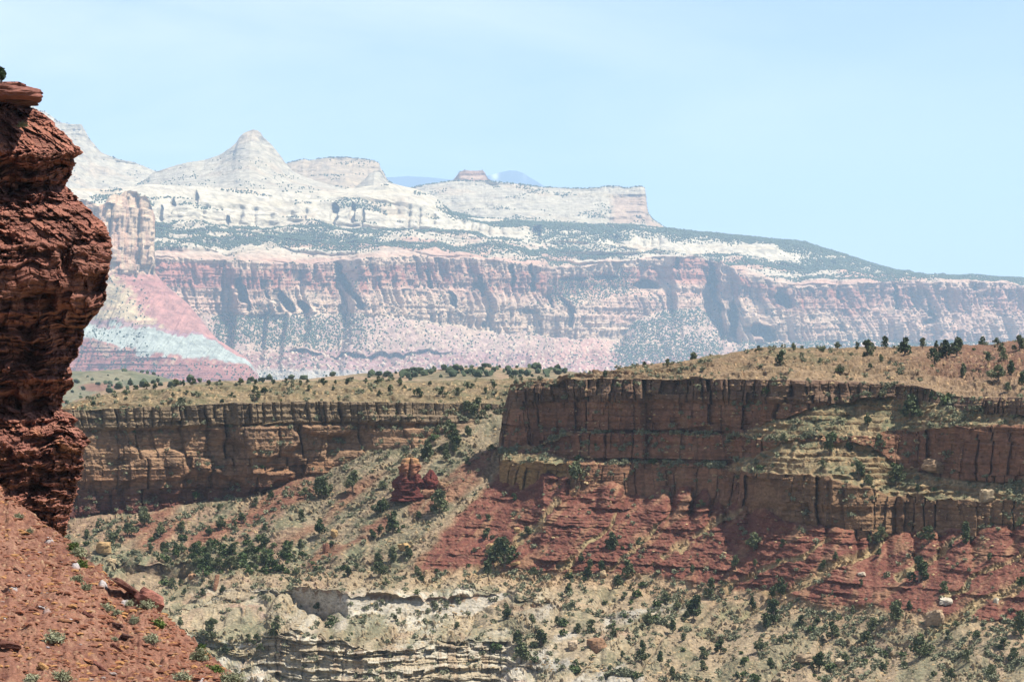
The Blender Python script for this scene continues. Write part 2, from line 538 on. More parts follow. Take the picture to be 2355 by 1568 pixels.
P, S = loft(keys, us, [3, 8, 90, 110, 34, 80, 50, 70, 14], wob=[0, 0, 1.6, 3, 6, 8, 9, 8, 7, 0], seed=50)
U0 = np.repeat(us[None], P.shape[0], 0)
V0 = CV - P[..., 2] / P[..., 1] * F
a = P[..., 0] * 0.97 - P[..., 1] * 0.25
rimz = np.repeat((-(interp(us, rim1) - CV) / F * interp(us, yk(z0)))[None], P.shape[0], 0)
c1 = sstep(2.95, 3.02, S) * sstep(4.05, 3.97, S)
c2 = sstep(4.95, 5.02, S) * sstep(6.05, 5.97, S)
c3 = sstep(6.95, 7.02, S)
full = sstep(1300, 1330, U0) * sstep(1700, 1660, U0)       # here the tiers join into one wall
cm = np.clip(c1 + c2 + c3 + full * sstep(2.97, 3.02, S), 0, 1)
caps = rimz
rel, e1, e2, r1, r2, cap = cliff_relief(a, P[..., 2], caps, 200)
nose = sstep(1150, 1250, U0)
rel = rel * (0.5 + 0.5 * nose) * 1.15 * np.where(S > 4.5, 0.8, 1.0) * (1 - 0.45 * full * sstep(12, 15, rimz - P[..., 2]))
bl = rimz - P[..., 2]
rel = rel + full * (0.9 * sstep(10.4, 10.7, bl) * sstep(11.3, 10.9, bl) * -1 + 0.5 * sstep(11, 11.3, bl) - 1.3 * sstep(16.2, 16.4, bl) * sstep(17.2, 16.8, bl) + 0.7 * sstep(17, 17.3, bl))
N0 = np.array([-0.18, -0.98, 0.0])
P = P + (cm * rel * (1 - 0.85 * sstep(1150, 1120, U0)))[..., None] * N0
bm = (1 - cm) * sstep(1.2, 1.9, S)
rough = 1.1 * fbm(a / 11, P[..., 1] / 11, 0, 4, 220) + 0.5 * fbm(a / 2.0, P[..., 1] / 2.0, 0, 3, 221)
P[..., 2] += bm * rough * (0.35 + 0.65 * sstep(0.02, 0.25, np.abs(S - np.round(S)))) * 0.9
led = P[..., 2] + 0.35 * noise(a / 9, P[..., 1] / 9, 0.4, 222) + 0.12 * noise(a / 2, P[..., 1] / 2, 0.4, 225)
P[..., 2] += bm * np.where(S < 3, sstep(2.2, 2.5, S) * 1.25, 0.9) * tread(led, 1.0, 0.7) * sstep(-0.3, 0.2, noise(a / 12, led / 0.66, 0.2, 226))
P[..., 1] += bm * (0.9 * noise(a / 6, led / 0.8, 0.3, 223) * np.where(S < 3, sstep(2.35, 2.75, S), 1.0) - 0.7 * sstep(0.2, 0.6, noise(a / 3, P[..., 1] / 3, P[..., 2] / 1.5, 224)))
sl_ = S + 0.10 * noise(a / 9, 0.3, 0.2, 240) + 0.05 * noise(a / 2.2, 0.3, 0.2, 241)
for s0_, h_ in ((2.86, 0.8), (2.66, 0.55), (2.42, 0.5)):
    gap_ = sstep(-0.25, 0.1, noise(a / 14, s0_ * 9, 0.2, 242))
    P[..., 2] += (S < 2.99) * h_ * gap_ * sstep(s0_ + 0.012, s0_ - 0.012, sl_) * sstep(s0_ - 0.5, s0_ - 0.05, S)
sf, se, sr = cells(P[..., 0] / 0.8, P[..., 1] / 3.0, 227, 0.95)
tstone = bm * sstep(1.9, 2.3, S) * sstep(0.70, 0.86, sr) * sstep(0.45, 0.15, sf)
P[..., 2] += tstone * 0.22
nn = normals(P)
zz = bl + 0.6 * noise(a / 10, P[..., 2] / 2, 0, 230)
c = np.zeros(P.shape, f32) + lin(190, 140, 106)
c = mixc(c, sstep(5, 8, zz), lin(178, 126, 94))
c = mixc(c, sstep(10.5, 11.5, zz) * sstep(14, 12, zz), lin(176, 120, 90))
c = mixc(c, sstep(15, 17, zz), lin(182, 132, 98))
c = mixc(c, np.where(S > 4.5, 1, 0) * sstep(1690, 1760, U0), lin(180, 128, 96))
c = mixc(c, np.where(S > 6.5, 1, 0) * sstep(1690, 1760, U0), lin(178, 138, 100))
lowl = np.where(S > 6.2, 1, 0) * sstep(1330, 1290, U0)
c = mixc(c, lowl, OCHRE)
c = mixc(c, cap * cm * np.where(S < 4.5, .7, .2), lin(140, 118, 98))
streak = fbm(a / 2.4, P[..., 2] / 6, 0.7, 4, 232)
c = mixc(c, cm * sstep(0.05, 0.45, streak) * 0.4, lin(120, 84, 68))
c = mixc(c, cm * sstep(0.25, 0.6, -streak) * 0.4, lin(190, 150, 112))
c = c * (1 + 0.15 * noise(a / 30, bl / 0.5, 1, 233) + 0.2 * (r2 - 0.5) * cm)[..., None]
c = mixc(c, cm * np.exp(-(e1 / 0.05) ** 2) * 0.3, VARN)
soil = fbm(a / 9, P[..., 1] / 9, 0, 4, 234)
speck = fbm(a / 0.9, P[..., 1] / 0.9, P[..., 2] / 0.9, 2, 235)
hill = mixc(np.zeros(P.shape, f32) + lin(184, 148, 102), sstep(-0.2, 0.4, soil) * 0.8, lin(144, 134, 88))
hill = mixc(hill, sstep(1950, 2250, U0 + 120 * soil), lin(168, 116, 84))
hill = mixc(hill, sstep(2.55, 2.85, S) * 0.8, lin(196, 160, 112))
hill = mixc(hill, sstep(0.2, 0.5, speck) * 0.5, lin(216, 178, 128))
hill = mixc(hill, sstep(0.25, 0.5, -speck) * 0.5, lin(126, 94, 66))
bench = mixc(np.zeros(P.shape, f32) + lin(184, 164, 122), sstep(-0.2, 0.35, soil) * 0.8, lin(142, 146, 108))
bench = mixc(bench, sstep(0.2, 0.5, speck) * 0.7, lin(222, 186, 132))
bench = mixc(bench, sstep(0.25, 0.5, -speck) * 0.5, lin(120, 98, 70))
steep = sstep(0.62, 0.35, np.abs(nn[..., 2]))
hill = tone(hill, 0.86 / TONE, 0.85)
hill = mixc(hill, tstone * 0.8, lin(220, 180, 130))
bench = mixc(bench, tstone * 0.8, lin(226, 190, 140))
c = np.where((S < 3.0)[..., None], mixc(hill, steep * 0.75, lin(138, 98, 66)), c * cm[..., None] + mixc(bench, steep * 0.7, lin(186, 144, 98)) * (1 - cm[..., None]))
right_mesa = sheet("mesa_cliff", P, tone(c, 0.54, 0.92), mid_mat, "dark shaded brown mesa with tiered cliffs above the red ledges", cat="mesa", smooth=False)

# ---------------------------------------------------------------- the slope below both mesas
us = np.linspace(-560, 2640, 1720)
xs = [-220, -100, 160, 430, 600, 720, 850, 950, 1050, 1130, 1180, 1230, 1250, 1310, 1450, 1600, 1700, 1800, 1900, 2000, 2060, 2150, 2355, 2640]
K1v = list(zip(xs, [1218, 1215, 1202, 1172, 1140, 1098, 1042, 1005, 970, 950, 1012, 1085, 1095, 1105, 1115, 1122, 1140, 1200, 1215, 1225, 1232, 1225, 1205, 1200]))
K1y = list(zip(xs, [768, 770, 774, 779, 783, 785, 788, 791, 793, 794, 779, 759, 749, 746, 746, 738, 731, 710, 703, 704, 703, 696, 682, 670]))
ks = [-220, 160, 260, 300, 430, 460, 600, 720, 850, 950, 1050, 1150, 1300, 1450, 1600, 1700, 1900, 2100, 2355, 2640]
K2v = list(zip(ks, [1330, 1300, 1296, 1292, 1296, 1300, 1310, 1312, 1312, 1305, 1310, 1320, 1322, 1345, 1372, 1378, 1410, 1425, 1432, 1432]))
K2y = list(zip(ks, [738, 740, 742, 743, 743, 743, 741, 739, 736, 733, 731, 728, 724, 717, 709, 702, 681, 664, 653, 642]))
K2bv = [(u, v + (30 if 265 < u < 445 else 3)) for u, v in K2v]
K2by = [(u, y - 0.6) for u, y in K2y]
Wrv = [(-220, 1430), (300, 1404), (450, 1392), (600, 1362), (660, 1346), (700, 1344), (780, 1354), (900, 1370), (1050, 1372), (1165, 1360), (1300, 1392), (1600, 1445), (2000, 1490), (2355, 1515), (2640, 1530)]
Wry = [(-220, 716), (300, 719), (600, 720), (680, 717), (772, 708), (800, 707), (1050, 713), (1165, 716), (1190, 708), (1300, 702), (1600, 688), (2000, 662), (2355, 634), (2640, 620)]
Wbv = [(-220, 1434), (300, 1408), (450, 1396), (640, 1366), (668, 1372), (690, 1396), (740, 1412), (800, 1406), (860, 1404), (950, 1412), (1040, 1418), (1080, 1414), (1110, 1404), (1140, 1388), (1165, 1372), (1180, 1366), (1300, 1397), (1600, 1450), (2000, 1495), (2355, 1520), (2640, 1535)]
Wby = [(u, np.interp(u, *zip(*Wry)) + ((0.6 if u < 775 else -2.6) if 665 < u < 1175 else -1)) for u in [-220, 300, 600, 660, 670, 770, 800, 1050, 1165, 1180, 1300, 1600, 2000, 2355, 2640]]
Lrv = [(-220, 1500), (420, 1452), (560, 1470), (640, 1448), (720, 1452), (800, 1466), (850, 1484), (950, 1478), (1080, 1470), (1165, 1472), (1200, 1500), (1300, 1530), (1600, 1560), (2355, 1585), (2640, 1600)]
Lry = [(-220, 682), (420, 684), (560, 678), (720, 673), (840, 669), (1000, 675), (1165, 681), (1200, 672), (1300, 664), (1600, 652), (2000, 638), (2355, 616), (2640, 600)]
Lbv = [(-220, 1510), (420, 1466), (560, 1510), (640, 1560), (760, 1600), (1000, 1600), (1120, 1590), (1180, 1530), (1300, 1540), (1600, 1570), (2355, 1595), (2640, 1610)]
Lby = [(u, y - (9.0 if 560 < u < 1175 else 2)) for u, y in Lry]
keys = [
    (off(-26, K1v), off(9, K1y)), (K1v, K1y), (K2v, K2y), (K2bv, K2by), (Wrv, Wry), (Wbv, Wby), (Lrv, Lry), (Lbv, Lby),
    ([(-220, 1700), (2640, 1700)], [(-220, 640), (600, 640), (1200, 625), (2640, 570)]),
    ([(-220, 2150), (2640, 2150)], [(-220, 540), (2640, 500)]),
]
P, S = loft(keys, us, [6, 240, 22, 66, 46, 60, 80, 50, 12], wob=[0, 3, 6, 4, 4, 5, 7, 5, 0, 0], seed=60)
U0 = np.repeat(us[None], P.shape[0], 0)
V0 = CV - P[..., 2] / P[..., 1] * F
X, Y, Z = P[..., 0].copy(), P[..., 1].copy(), P[..., 2].copy()

# debris chutes running down to the lower left
CHUTES = [([(2035, 1243), (1860, 1330), (1715, 1387), (1630, 1436)], 13, 24), ([(2370, 1335), (2250, 1385), (2150, 1447), (2040, 1500)], 13, 18),
          ([(1290, 1150), (1215, 1225), (1140, 1290), (1085, 1325)], 9, 20), ([(1430, 1190), (1350, 1252), (1290, 1306)], 6, 10),
          ([(1700, 1165), (1600, 1232), (1500, 1292)], 7, 11), ([(1815, 1285), (1680, 1342), (1560, 1392)], 7, 14),
          ([(2210, 1232), (2130, 1292), (2060, 1330)], 7, 12), ([(2360, 1258), (2230, 1332), (2170, 1372)], 6, 9), ([(1540, 1180), (1470, 1240), (1400, 1310)], 4, 8),
          ([(1900, 1240), (1820, 1290)], 5, 7)]
chute = np.zeros(P.shape[:2], f32)
wu = U0 + 22 * noise(X / 6, Z / 4, 0.1, 300) + 7 * noise(X / 1.5, Z / 1, 0.1, 301)
wv = V0 + 12 * noise(X / 5, Z / 3, 3.1, 302)
for pts, w0, w1 in CHUTES:
    n_ = len(pts) - 1
    for k in range(n_):
        (x0, y0), (x1, y1) = pts[k], pts[k + 1]
        dx, dy = x1 - x0, y1 - y0
        t = np.clip(((wu - x0) * dx + (wv - y0) * dy) / (dx * dx + dy * dy), 0, 1)
        d = np.hypot(wu - x0 - t * dx, wv - y0 - t * dy)
        w = w0 + (w1 - w0) * (k + t) / n_
        chute = np.maximum(chute, sstep(w, w * 0.45, d))

chute *= sstep(-0.45, 0.1, noise(X / 3.5, Z / 2.2, 0.6, 307) + 0.35 * noise(X / 0.8, Z / 0.6, 0.6, 308) + 0.3)
# where the red ledges crop out
redtop = interp(us, K1v)[None]
redbot = np.interp(us, [880, 930, 1000, 1100, 1300, 1450, 1500, 1600, 1700, 1800, 1900, 2000, 2120, 2355, 2640], [1270, 1300, 1306, 1296, 1316, 1318, 1318, 1336, 1352, 1365, 1398, 1392, 1412, 1436, 1440])[None] + 9 * noise(X / 9, 0.2, 0.4, 303)
leftb = 1135 - (V0 - 1085) * 0.92 + 14 * noise(Z / 2.2, 0.3, 0.9, 304)
red = sstep(0, 26, U0 - leftb) * sstep(6, -8, V0 - redbot)
red2 = sstep(0.1, 0.45, noise((X - 1.5 * Z) / 6.0, (Z + 0.25 * X) / 18.0, 0.3, 305)) * sstep(1270, 1230, V0 + 0.03 * (U0 - 600)) * sstep(0, -40, U0 - leftb) * sstep(60, 200, U0)
red2 = np.maximum(red2, sstep(26, 6, np.abs((V0 - 1212) + 0.55 * (U0 - 860))) * sstep(640, 720, U0) * sstep(1010, 960, U0) * sstep(-.25, .1, noise(X / 5, Z / 3, 0, 306)))
red2 = np.maximum(red2, sstep(30, 8, np.abs((V0 - 1160) + 0.42 * (U0 - 640))) * sstep(400, 460, U0) * sstep(760, 700, U0))
redall = np.clip(np.maximum(red, red2 * 0.8) * (1 - 0.95 * chute), 0, 1)

# step the slope into ledges: bench / riser with uneven beds
def terrace(zc, h, r, seed, ov=0.0):
    q = zc / h
    k = np.floor(q)
    t = q - k
    rk = noise(k * 1.37, 0.5, 0.5, seed) * 0.5 + 0.5
    g = np.where(t < r, -ov * (t / r), -ov + (1 + ov) * ((t - r) / (1 - r)))
    return (g - t) * h, rk
slope_inv = 1.5
zc = Z + 0.035 * X + 0.5 * noise(X / 16, Y / 16, 0.7, 310) + 0.12 * noise(X / 3, Y / 3, 0.7, 311)
t1, k1 = terrace(zc, 1.75, 0.3, 312, 0.16)
t2, k2 = terrace(zc + 0.7, 0.62, 0.36, 313, 0.16)
rb_, rbe_, rbz_ = blocks(X, zc, 1.6, 0.6, 318)
wob1 = sstep(-0.15, 0.3, 0.5 * noise(X / 3.0, np.floor(zc / 1.75) * 1.3, 0.8, 319) + noise(X / 9, np.floor(zc / 1.75) * 2.1, 0.3, 314))
# red buttresses standing forward below the cliff
butt = np.abs(noise((X - 0.3 * Z) / 5.2, Z / 40, 0.8, 315))
buttop = sstep(120, 30, V0 - redtop) * red
d_out = redall * (0.35 + 0.65 * wob1) * (-(t1 * 1.25 * k1 + t2 * 1.15 * k2) - 0.25 * (rb_ - 0.5)) * slope_inv
d_out = -d_out
P[..., 1] += d_out
P[..., 1] -= redall * (1.3 * fbm((X - 0.6 * Z) / 5.5, (Z + 0.2 * X) / 4.0, 0.4, 3, 316) + 0.5 * fbm(X / 1.3, Z / 0.8, 0.4, 2, 317))
P[..., 1] += buttop * (2.6 * np.exp(-(butt / 0.15) ** 2) - 1.6 * sstep(0.08, 0.5, butt))
# pale ledges low down
low = sstep(3.0, 4.0, S)
zc2 = Z + 0.02 * X + 0.9 * noise(X / 17, Y / 22, 0.7, 320) + 0.45 * noise(X / 5, Y / 9, 0.7, 321) + 0.15 * noise(X / 1.5, Z / 1.5, 0.2, 326)
br_, be_, bz_ = blocks(X, zc2, 2.4, 0.9, 327)
zc2 = zc2 + 0.5 * (br_ - 0.5)
q1, m1 = terrace(zc2, 1.7, 0.45, 322, 0.25)
q2, m2 = terrace(zc2 + 0.3, 0.6, 0.5, 323, 0.2)
wl = sstep(-0.25, 0.3, noise(X / 11, np.floor(zc2 / 1.7) * 1.7, 0.9, 324) + np.where(U0 < 1250, 0.28, -0.12)) * (1 - 0.3 * sstep(1200, 1450, U0))
wallW = sstep(4.0, 4.1, S) * sstep(5.0, 4.9, S) * sstep(660, 680, U0) * sstep(1180, 1160, U0)
wallL = sstep(6.0, 6.1, S) * sstep(7.05, 6.95, S) * sstep(560, 620, U0) * sstep(1190, 1150, U0)
P[..., 1] += low * (1 - np.maximum(wallW, wallL)) * wl * (q1 * 1.6 * m1 + q2 * 1.5 * m2) * 2.0
aL = X
rl, le1, le2, lr1, lr2, lcap = cliff_relief(aL * 1.1, Z * 1.6, Z * 0 + 99, 330)
P[..., 1] -= wallL * (0.5 * rl + 1.1 * noise(aL / 14, zc2 / 0.75, 0.5, 331))
P[..., 1] += wallL * (q1 * (0.3 + 1.2 * br_) + q2 * (0.4 + br_)) * 1.1
P[..., 1] -= wallW * 0.35 * noise(aL / 5, Z / 4, 0.3, 332)
# canyon-floor dark ledge
wall0 = sstep(-0.3, 0.2, noise(X / 3.0, Z / 6, 0.3, 334)) * sstep(2.0, 2.08, S) * sstep(3.05, 2.95, S) * sstep(255, 275, U0) * sstep(450, 430, U0)
P[..., 1] += wall0 * (0.9 + 0.8 * noise(X / 2.5, Z / 2, 0, 333))
# gullied, stony ground everywhere else
soft = (1 - 0.75 * redall) * (1 - np.maximum(wallW, wallL))
gul = noise((X - 1.3 * Z) / 6.0, (Z + 0.3 * X) / 30.0, Y / 60, 340)
P[..., 2] += soft * (0.9 * fbm(X / 15, Y / 15, 0, 3, 341) - 0.8 * np.exp(-(gul / 0.12) ** 2)) * sstep(0.9, 1.1, S)
bf, be, br = cells(X / 1.15, (Y * 0.4 + Z) / 0.8, 342, 0.95)
bf2, be2, br2 = cells(X / 0.55 + 9, (Y * 0.4 + Z) / 0.42, 343, 0.95)
stone = sstep(0.78, 0.9, br) * sstep(0.42, 0.15, bf) * 0.75 + sstep(0.7, 0.9, br2) * sstep(0.42, 0.15, bf2) * 0.4
stony = soft * sstep(-0.35, 0.35, noise(X / 8, Z / 4, 0.9, 344)) + 0.5 * chute
P[..., 1] -= np.clip(stony, 0, 1) * stone * 0.9
P[..., 2] += np.clip(stony, 0, 1) * stone * 0.9
P[..., 2] += soft * 0.9 * tread(Z + 0.4 * noise(X / 7, Y / 9, 0.3, 346) + 0.2 * noise(X / 2, Y / 3, .3, 347), 1.15, 0.68) * sstep(-0.1, 0.3, noise(X / 9, Z / 1.2, 0.7, 348)) * (1 - 0.7 * sstep(1250, 1500, U0) * sstep(1360, 1420, V0))
P[..., 2] += 0.10 * fbm(X / 0.7, Y / 0.7, Z / 0.7, 2, 345)
P[..., 2] -= chute * 0.35
nn = normals(P)
# rock and soil colours
soil = fbm((X - 1.4 * Z) / 7, (Z + 0.3 * X) / 11, 0.3, 4, 350)
soil2 = fbm((X - 1.2 * Z) / 2.2, (Z + 0.3 * X) / 4.5, 0.3, 3, 351)
speck = fbm(X / 0.5, Z / 0.4, Y / 0.9, 2, 352)
c = np.zeros(P.shape, f32) + lin(184, 154, 112)
talus = sstep(0, -30, U0 - leftb) * sstep(3.2, 2.4, S)
c = mixc(c, talus * sstep(-0.5, 0.2, soil + 0.4 * soil2) * 0.8, lin(164, 148, 112))
c = mixc(c, talus * sstep(-0.1, 0.5, soil2 + 0.3 * soil) * 0.7, lin(128, 126, 92))
c = mixc(c, sstep(900, 700, U0) * talus * sstep(0.3, -0.1, soil) * 0.5, lin(170, 120, 94))
# pale band at the foot of the red slope
c = mixc(c, sstep(-10, 6, V0 - redbot) * sstep(60, 20, V0 - redbot) * sstep(960, 1000, U0), lin(206, 166, 116))
c = mixc(c, sstep(1600, 1800, U0) * sstep(10, 70, V0 - redbot) * 0.6, lin(190, 158, 118))
cl = np.zeros(P.shape, f32) + lin(196, 172, 130)
cl = mixc(cl, sstep(-0.3, 0.5, soil + 0.3 * soil2) * 0.7, lin(180, 168, 124))
wz = sstep(1300, 1150, U0) * sstep(1340, 1380, V0 + 10 * soil)
cl = mixc(cl, wz * sstep(-0.3, 0.3, noise(X / 30, zc2 / 1.1, 0.5, 353) + 0.3 * soil), WHITE)
cl = mixc(cl, sstep(0.25, 0.5, noise(X / 22, zc2 / 0.9, 3.5, 354)) * 0.7, lin(206, 168, 124))
cl = mixc(cl, sstep(0.35, 0.6, noise(X / 9, zc2 / 1.3, 8.5, 355)) * 0.6, PINK)
c = mixc(c, low * (1 - 0.75 * sstep(1250, 1650, U0)), 0) + cl * (low * (1 - 0.75 * sstep(1250, 1650, U0)))[..., None]
grass = sstep(0.05, 0.5, fbm(X / 7, Z / 2.5, 2.2, 3, 356)) * sstep(0.35, 0.75, np.abs(nn[..., 2]))
c = mixc(c, (1 - redall) * grass * 0.7, lin(126, 126, 86))
pale = sstep(0.1, 0.4, fbm((X - 1.2 * Z) / 12, Z / 5, 5.5, 3, 359)) * sstep(1180, 1260, U0) * sstep(1640, 1480, U0) * sstep(1365, 1395, V0)
c = mixc(c, pale * 0.85, lin(206, 198, 178))
c = mixc(c, sstep(1380, 1430, V0) * sstep(0.0, 0.4, fbm((X - 1.2 * Z) / 5, (Z + .3 * X) / 9, 7.7, 4, 362)) * 0.6, lin(132, 134, 96))
c = mixc(c, sstep(1330, 1500, V0) * sstep(1500, 2200, U0) * sstep(-0.1, 0.4, soil2) * 0.5, lin(146, 144, 104))
bot = sstep(150, 300, U0) * sstep(1000, 760, U0) * sstep(1235, 1265, V0) * sstep(1335, 1310, V0)
c = mixc(c, bot * sstep(-0.3, 0.3, soil2) * 0.7, lin(128, 136, 96))
# white walls
stain = fbm(X / 1.2, Z / 9, 0.2, 3, 357)
c = mixc(c, wallW, mixc(np.zeros(P.shape, f32) + lin(226, 212, 184), sstep(0.1, 0.5, stain - 0.55 + 1.2 * sstep(0.55, 0.0, S - 4)) * 0.8, lin(176, 124, 80)))
c = mixc(c, wallL, mixc(np.zeros(P.shape, f32) + lin(214, 192, 150), sstep(-0.2, 0.3, noise(X / 25, zc2 / 0.5, 0.2, 358)) * 0.8, lin(230, 220, 190)))
c = mixc(c, wallL * sstep(0.2, 0.5, stain) * 0.5, lin(160, 116, 78))
c = mixc(c, wall0, lin(150, 120, 92))
c = c * redall[..., None] + tone(c, 1.0 / TONE, 0.78) * (1 - redall[..., None])
# red beds
cr = np.zeros(P.shape, f32) + MOEN * 1.1
cr = mixc(cr, sstep(0.0, 0.5, noise(X / 60, zc / 0.7, 0.3, 360)) * 0.6, MOEN2)
cr = mixc(cr, sstep(0.1, 0.6, soil2) * 0.5, MOEN3)
cr = mixc(cr, sstep(0.45, 0.7, noise(X / 14, zc / 0.35, 0.3, 361)) * 0.45, lin(186, 138, 116))
cr = mixc(cr, sstep(34, 10, V0 - redtop) * sstep(0.0, 0.4, soil2 + 0.2) * sstep(1330, 1500, U0 + 400 * (U0 > 1700)) * 0.5, lin(170, 112, 84))
c = mixc(c, redall, 0) + cr * redall[..., None]
deb = sstep(0.22, 0.5, fbm((X - 0.9 * Z) / 3.0, (Z + 0.4 * X) / 8.0, 0.9, 4, 363))
c = mixc(c, redall * deb * 0.6, lin(182, 140, 104))
c = mixc(c, chute * 0.85 * (red > 0.1), lin(200, 166, 118))
c = mixc(c, chute * sstep(-0.1, 0.4, soil2) * 0.5, lin(150, 148, 106))
# fallen stones and small tufts
c = mixc(c, np.clip(stony, 0, 1) * np.clip(stone * 1.6, 0, 1) * 0.75, lin(226, 194, 146))
c = mixc(c, (1 - 0.7 * redall) * sstep(0.2, 0.5, speck) * 0.5, lin(222, 194, 146))
c = mixc(c, (1 - 0.6 * redall) * sstep(0.3, 0.55, -speck) * 0.55, lin(112, 104, 70))
c = c * (1 + 0.14 * soil2)[..., None]
slope = sheet("canyon_slope", P, tone(c, 0.64, 0.94), mid_mat, "red and tan gullied canyon slope below the mesas", smooth=False)
SLOPE_RED = redall

# ---------------------------------------------------------------- ground out to the horizon, and low brushy rises beyond the left mesa
g_mat = rock_material("desert floor", 0.05, 0.4, 1.0, var=0.3)
rr = np.concatenate([[0.5], np.geomspace(60, 40000, 70)])
th = np.linspace(0, 2 * math.pi, 97)
R_, T_ = np.meshgrid(rr, th, indexing='ij')
gz = -95 - 60 * sstep(2500, 6000, R_)
gz = gz + 3 * fbm(R_ * np.cos(T_) / 300, R_ * np.sin(T_) / 300, 0, 3, 70) * sstep(900, 1500, R_)
P = np.stack([R_ * np.cos(T_), R_ * np.sin(T_), gz], -1)
c = np.zeros(P.shape, f32) + lin(168, 156, 118)
sheet("ground", P, tone(c, 0.7), g_mat, "pale sage-dotted valley floor reaching to the horizon", reg=False)

def rise(name, sky, base, Ys, Yb, ucol, seed, label, amp=1.0, u0=None, u1=None, n=500, cf=None):
    us = np.linspace(u0, u1, n)
    keys = [([(u0, 962), (u1, 962)], off(420, Ys)), (off(8, sky), off(180, Ys)), (sky, Ys), (base, Yb), ([(u0, 985), (u1, 985)], off(-60, Yb))]
    P, S = loft(keys, us, [4, 6, 60, 4], wob=[0, 0, 1.2, 0, 0], seed=seed)
    P[..., 2] += amp * fbm(P[..., 0] / 40, P[..., 1] / 40, 0, 4, seed)
    P[..., 2] += 0.25 * amp * fbm(P[..., 0] / 6, P[..., 1] / 6, 0, 3, seed + 3)
    c = cf(P, S) if cf else np.zeros(P.shape, f32) + ucol
    return sheet(name, P, tone(c, 0.72, 0.85), g2_mat, label)
g2_mat = rock_material("sage hill soil", 0.25, 0.6, 0.8, var=0.35)
def cf_bench(P, S):
    s = fbm(P[..., 0] / 22, P[..., 1] / 60, 0, 3, 75)
    c = mixc(np.zeros(P.shape, f32) + lin(168, 140, 106), sstep(-0.1, 0.4, s) * 0.7, lin(118, 116, 84))
    return c
rise("hills", [(150, 930), (250, 895), (330, 884), (430, 878), (600, 874), (760, 868), (840, 860), (900, 857), (1000, 851), (1060, 846), (1130, 844), (1200, 848), (1300, 856), (1420, 862), (1700, 872), (1900, 876)],
     [(150, 960), (1900, 915)], [(150, 1500), (1900, 1650)], [(150, 1330), (1900, 1400)], None, 71, "low brushy rise dotted with junipers beyond the left mesa", 1.2, 150, 1900, 700, cf_bench)
def cf_green(P, S):
    u, v = pix(P)
    s = fbm(P[..., 0] / 20, P[..., 1] / 60, 0, 3, 76)
    c = mixc(np.zeros(P.shape, f32) + lin(140, 134, 104), sstep(-0.1, 0.4, s) * 0.7, lin(104, 112, 84))
    rd = np.exp(-((u - 232) / 55) ** 2 - ((v - 890) / 11) ** 2)
    c = mixc(c, sstep(0.3, 0.6, rd + 0.15 * s) * 0.8, lin(150, 104, 88))
    return c
rise("hills", [(20, 872), (120, 858), (175, 853), (236, 850), (303, 854), (370, 866), (430, 880), (560, 900)], [(20, 930), (560, 925)],
     [(20, 2300), (560, 2350)], [(20, 2050), (560, 2100)], None, 72, "grey green hill with a red patch beside the near cliff", 2.0, -700, 560, 600, cf_green)
# ================================================================ near red cliff on the left and the stony red slope under it
near_mat = rock_material("red shale", 5.0, 0.8, 0.06, var=0.4)
NR = lin(150, 94, 78)
NR2 = lin(128, 80, 64)
NR3 = lin(176, 124, 98)
NDK = lin(104, 70, 60)
sil = [(192, 40), (198, 62), (206, 92), (216, 97), (224, 88), (229, 74), (238, 66), (247, 66), (252, 84), (268, 108), (290, 130), (318, 160), (336, 176), (346, 187), (356, 184), (366, 172), (384, 170), (402, 162), (412, 154), (428, 148), (436, 160), (455, 176), (478, 200), (495, 214), (512, 238), (530, 247), (548, 250), (566, 258), (590, 256), (614, 250), (640, 246), (680, 245), (700, 238), (722, 222), (742, 204), (764, 190), (786, 190), (800, 180), (822, 176), (842, 158), (850, 164), (872, 166), (888, 164), (902, 152), (914, 144), (940, 140), (952, 160), (966, 180), (976, 168), (990, 188), (1012, 206), (1026, 198), (1042, 188), (1060, 192), (1080, 186), (1096, 190), (1110, 176), (1130, 180), (1150, 170), (1180, 162), (1215, 154), (1250, 140), (1300, 120), (1500, 60)]
vs = np.concatenate([np.linspace(188, 1320, 900), np.linspace(1330, 2300, 10)])
uS = np.interp(vs, *zip(*sil))
uS = uS + 3.5 * noise(vs / 9.0, 0.5, 0.5, 400) + 2.0 * noise(vs / 4.0, 0.5, 0.5, 401)
# columns: across the face then round the nose and away
aa = np.concatenate([np.linspace(0, 1, 420), np.linspace(1.01, 1.5, 26)])
A = np.repeat(aa[None], len(vs), 0)
V_ = np.repeat(vs[:, None], len(aa), 1)
US = np.repeat(uS[:, None], len(aa), 1)
Uc = np.where(A <= 1, -330 + (US + 330) * np.minimum(A, 1), US - (A - 1) * 60)
Ybase = 119.0 + 10.0 * np.clip(A, 0, 1) + np.where(A > 0.93, 14 * (np.maximum(A - 0.93, 0)) ** 1.3, 0)
back = np.clip((A - 1) / 0.5, 0, 1)
Ybase = Ybase + 30 * back
# big steps of the face: caprock juts, hollow under it, talus ledge, bulging prow, undercut
prof = [(188, 1.0), (206, -0.6), (228, -0.4), (236, 1.5), (262, 1.7), (290, 1.5), (345, 0.2), (362, 0.5), (385, 1.0), (430, 1.5), (455, 1.2), (560, -0.2), (640, -0.4), (700, 0.0), (740, 0.9), (800, 1.4), (850, 1.1), (905, 1.3), (930, 2.2), (990, 2.0), (1020, 1.3), (1110, 1.9), (1300, 1.9), (2300, 1.9)]
shift = (US - 200) / 600.0
Yp = np.interp(vs, *zip(*prof))[:, None]
dsc = 1.0 / F * 125
X = (Uc - CU) / F * 126
Z = -(V_ - CV) / F * 126
hw1 = fbm(Uc / 30, V_ / 22, 0.2, 3, 430)
hw2 = fbm(Uc / 26, V_ / 16, 0.7, 3, 431)
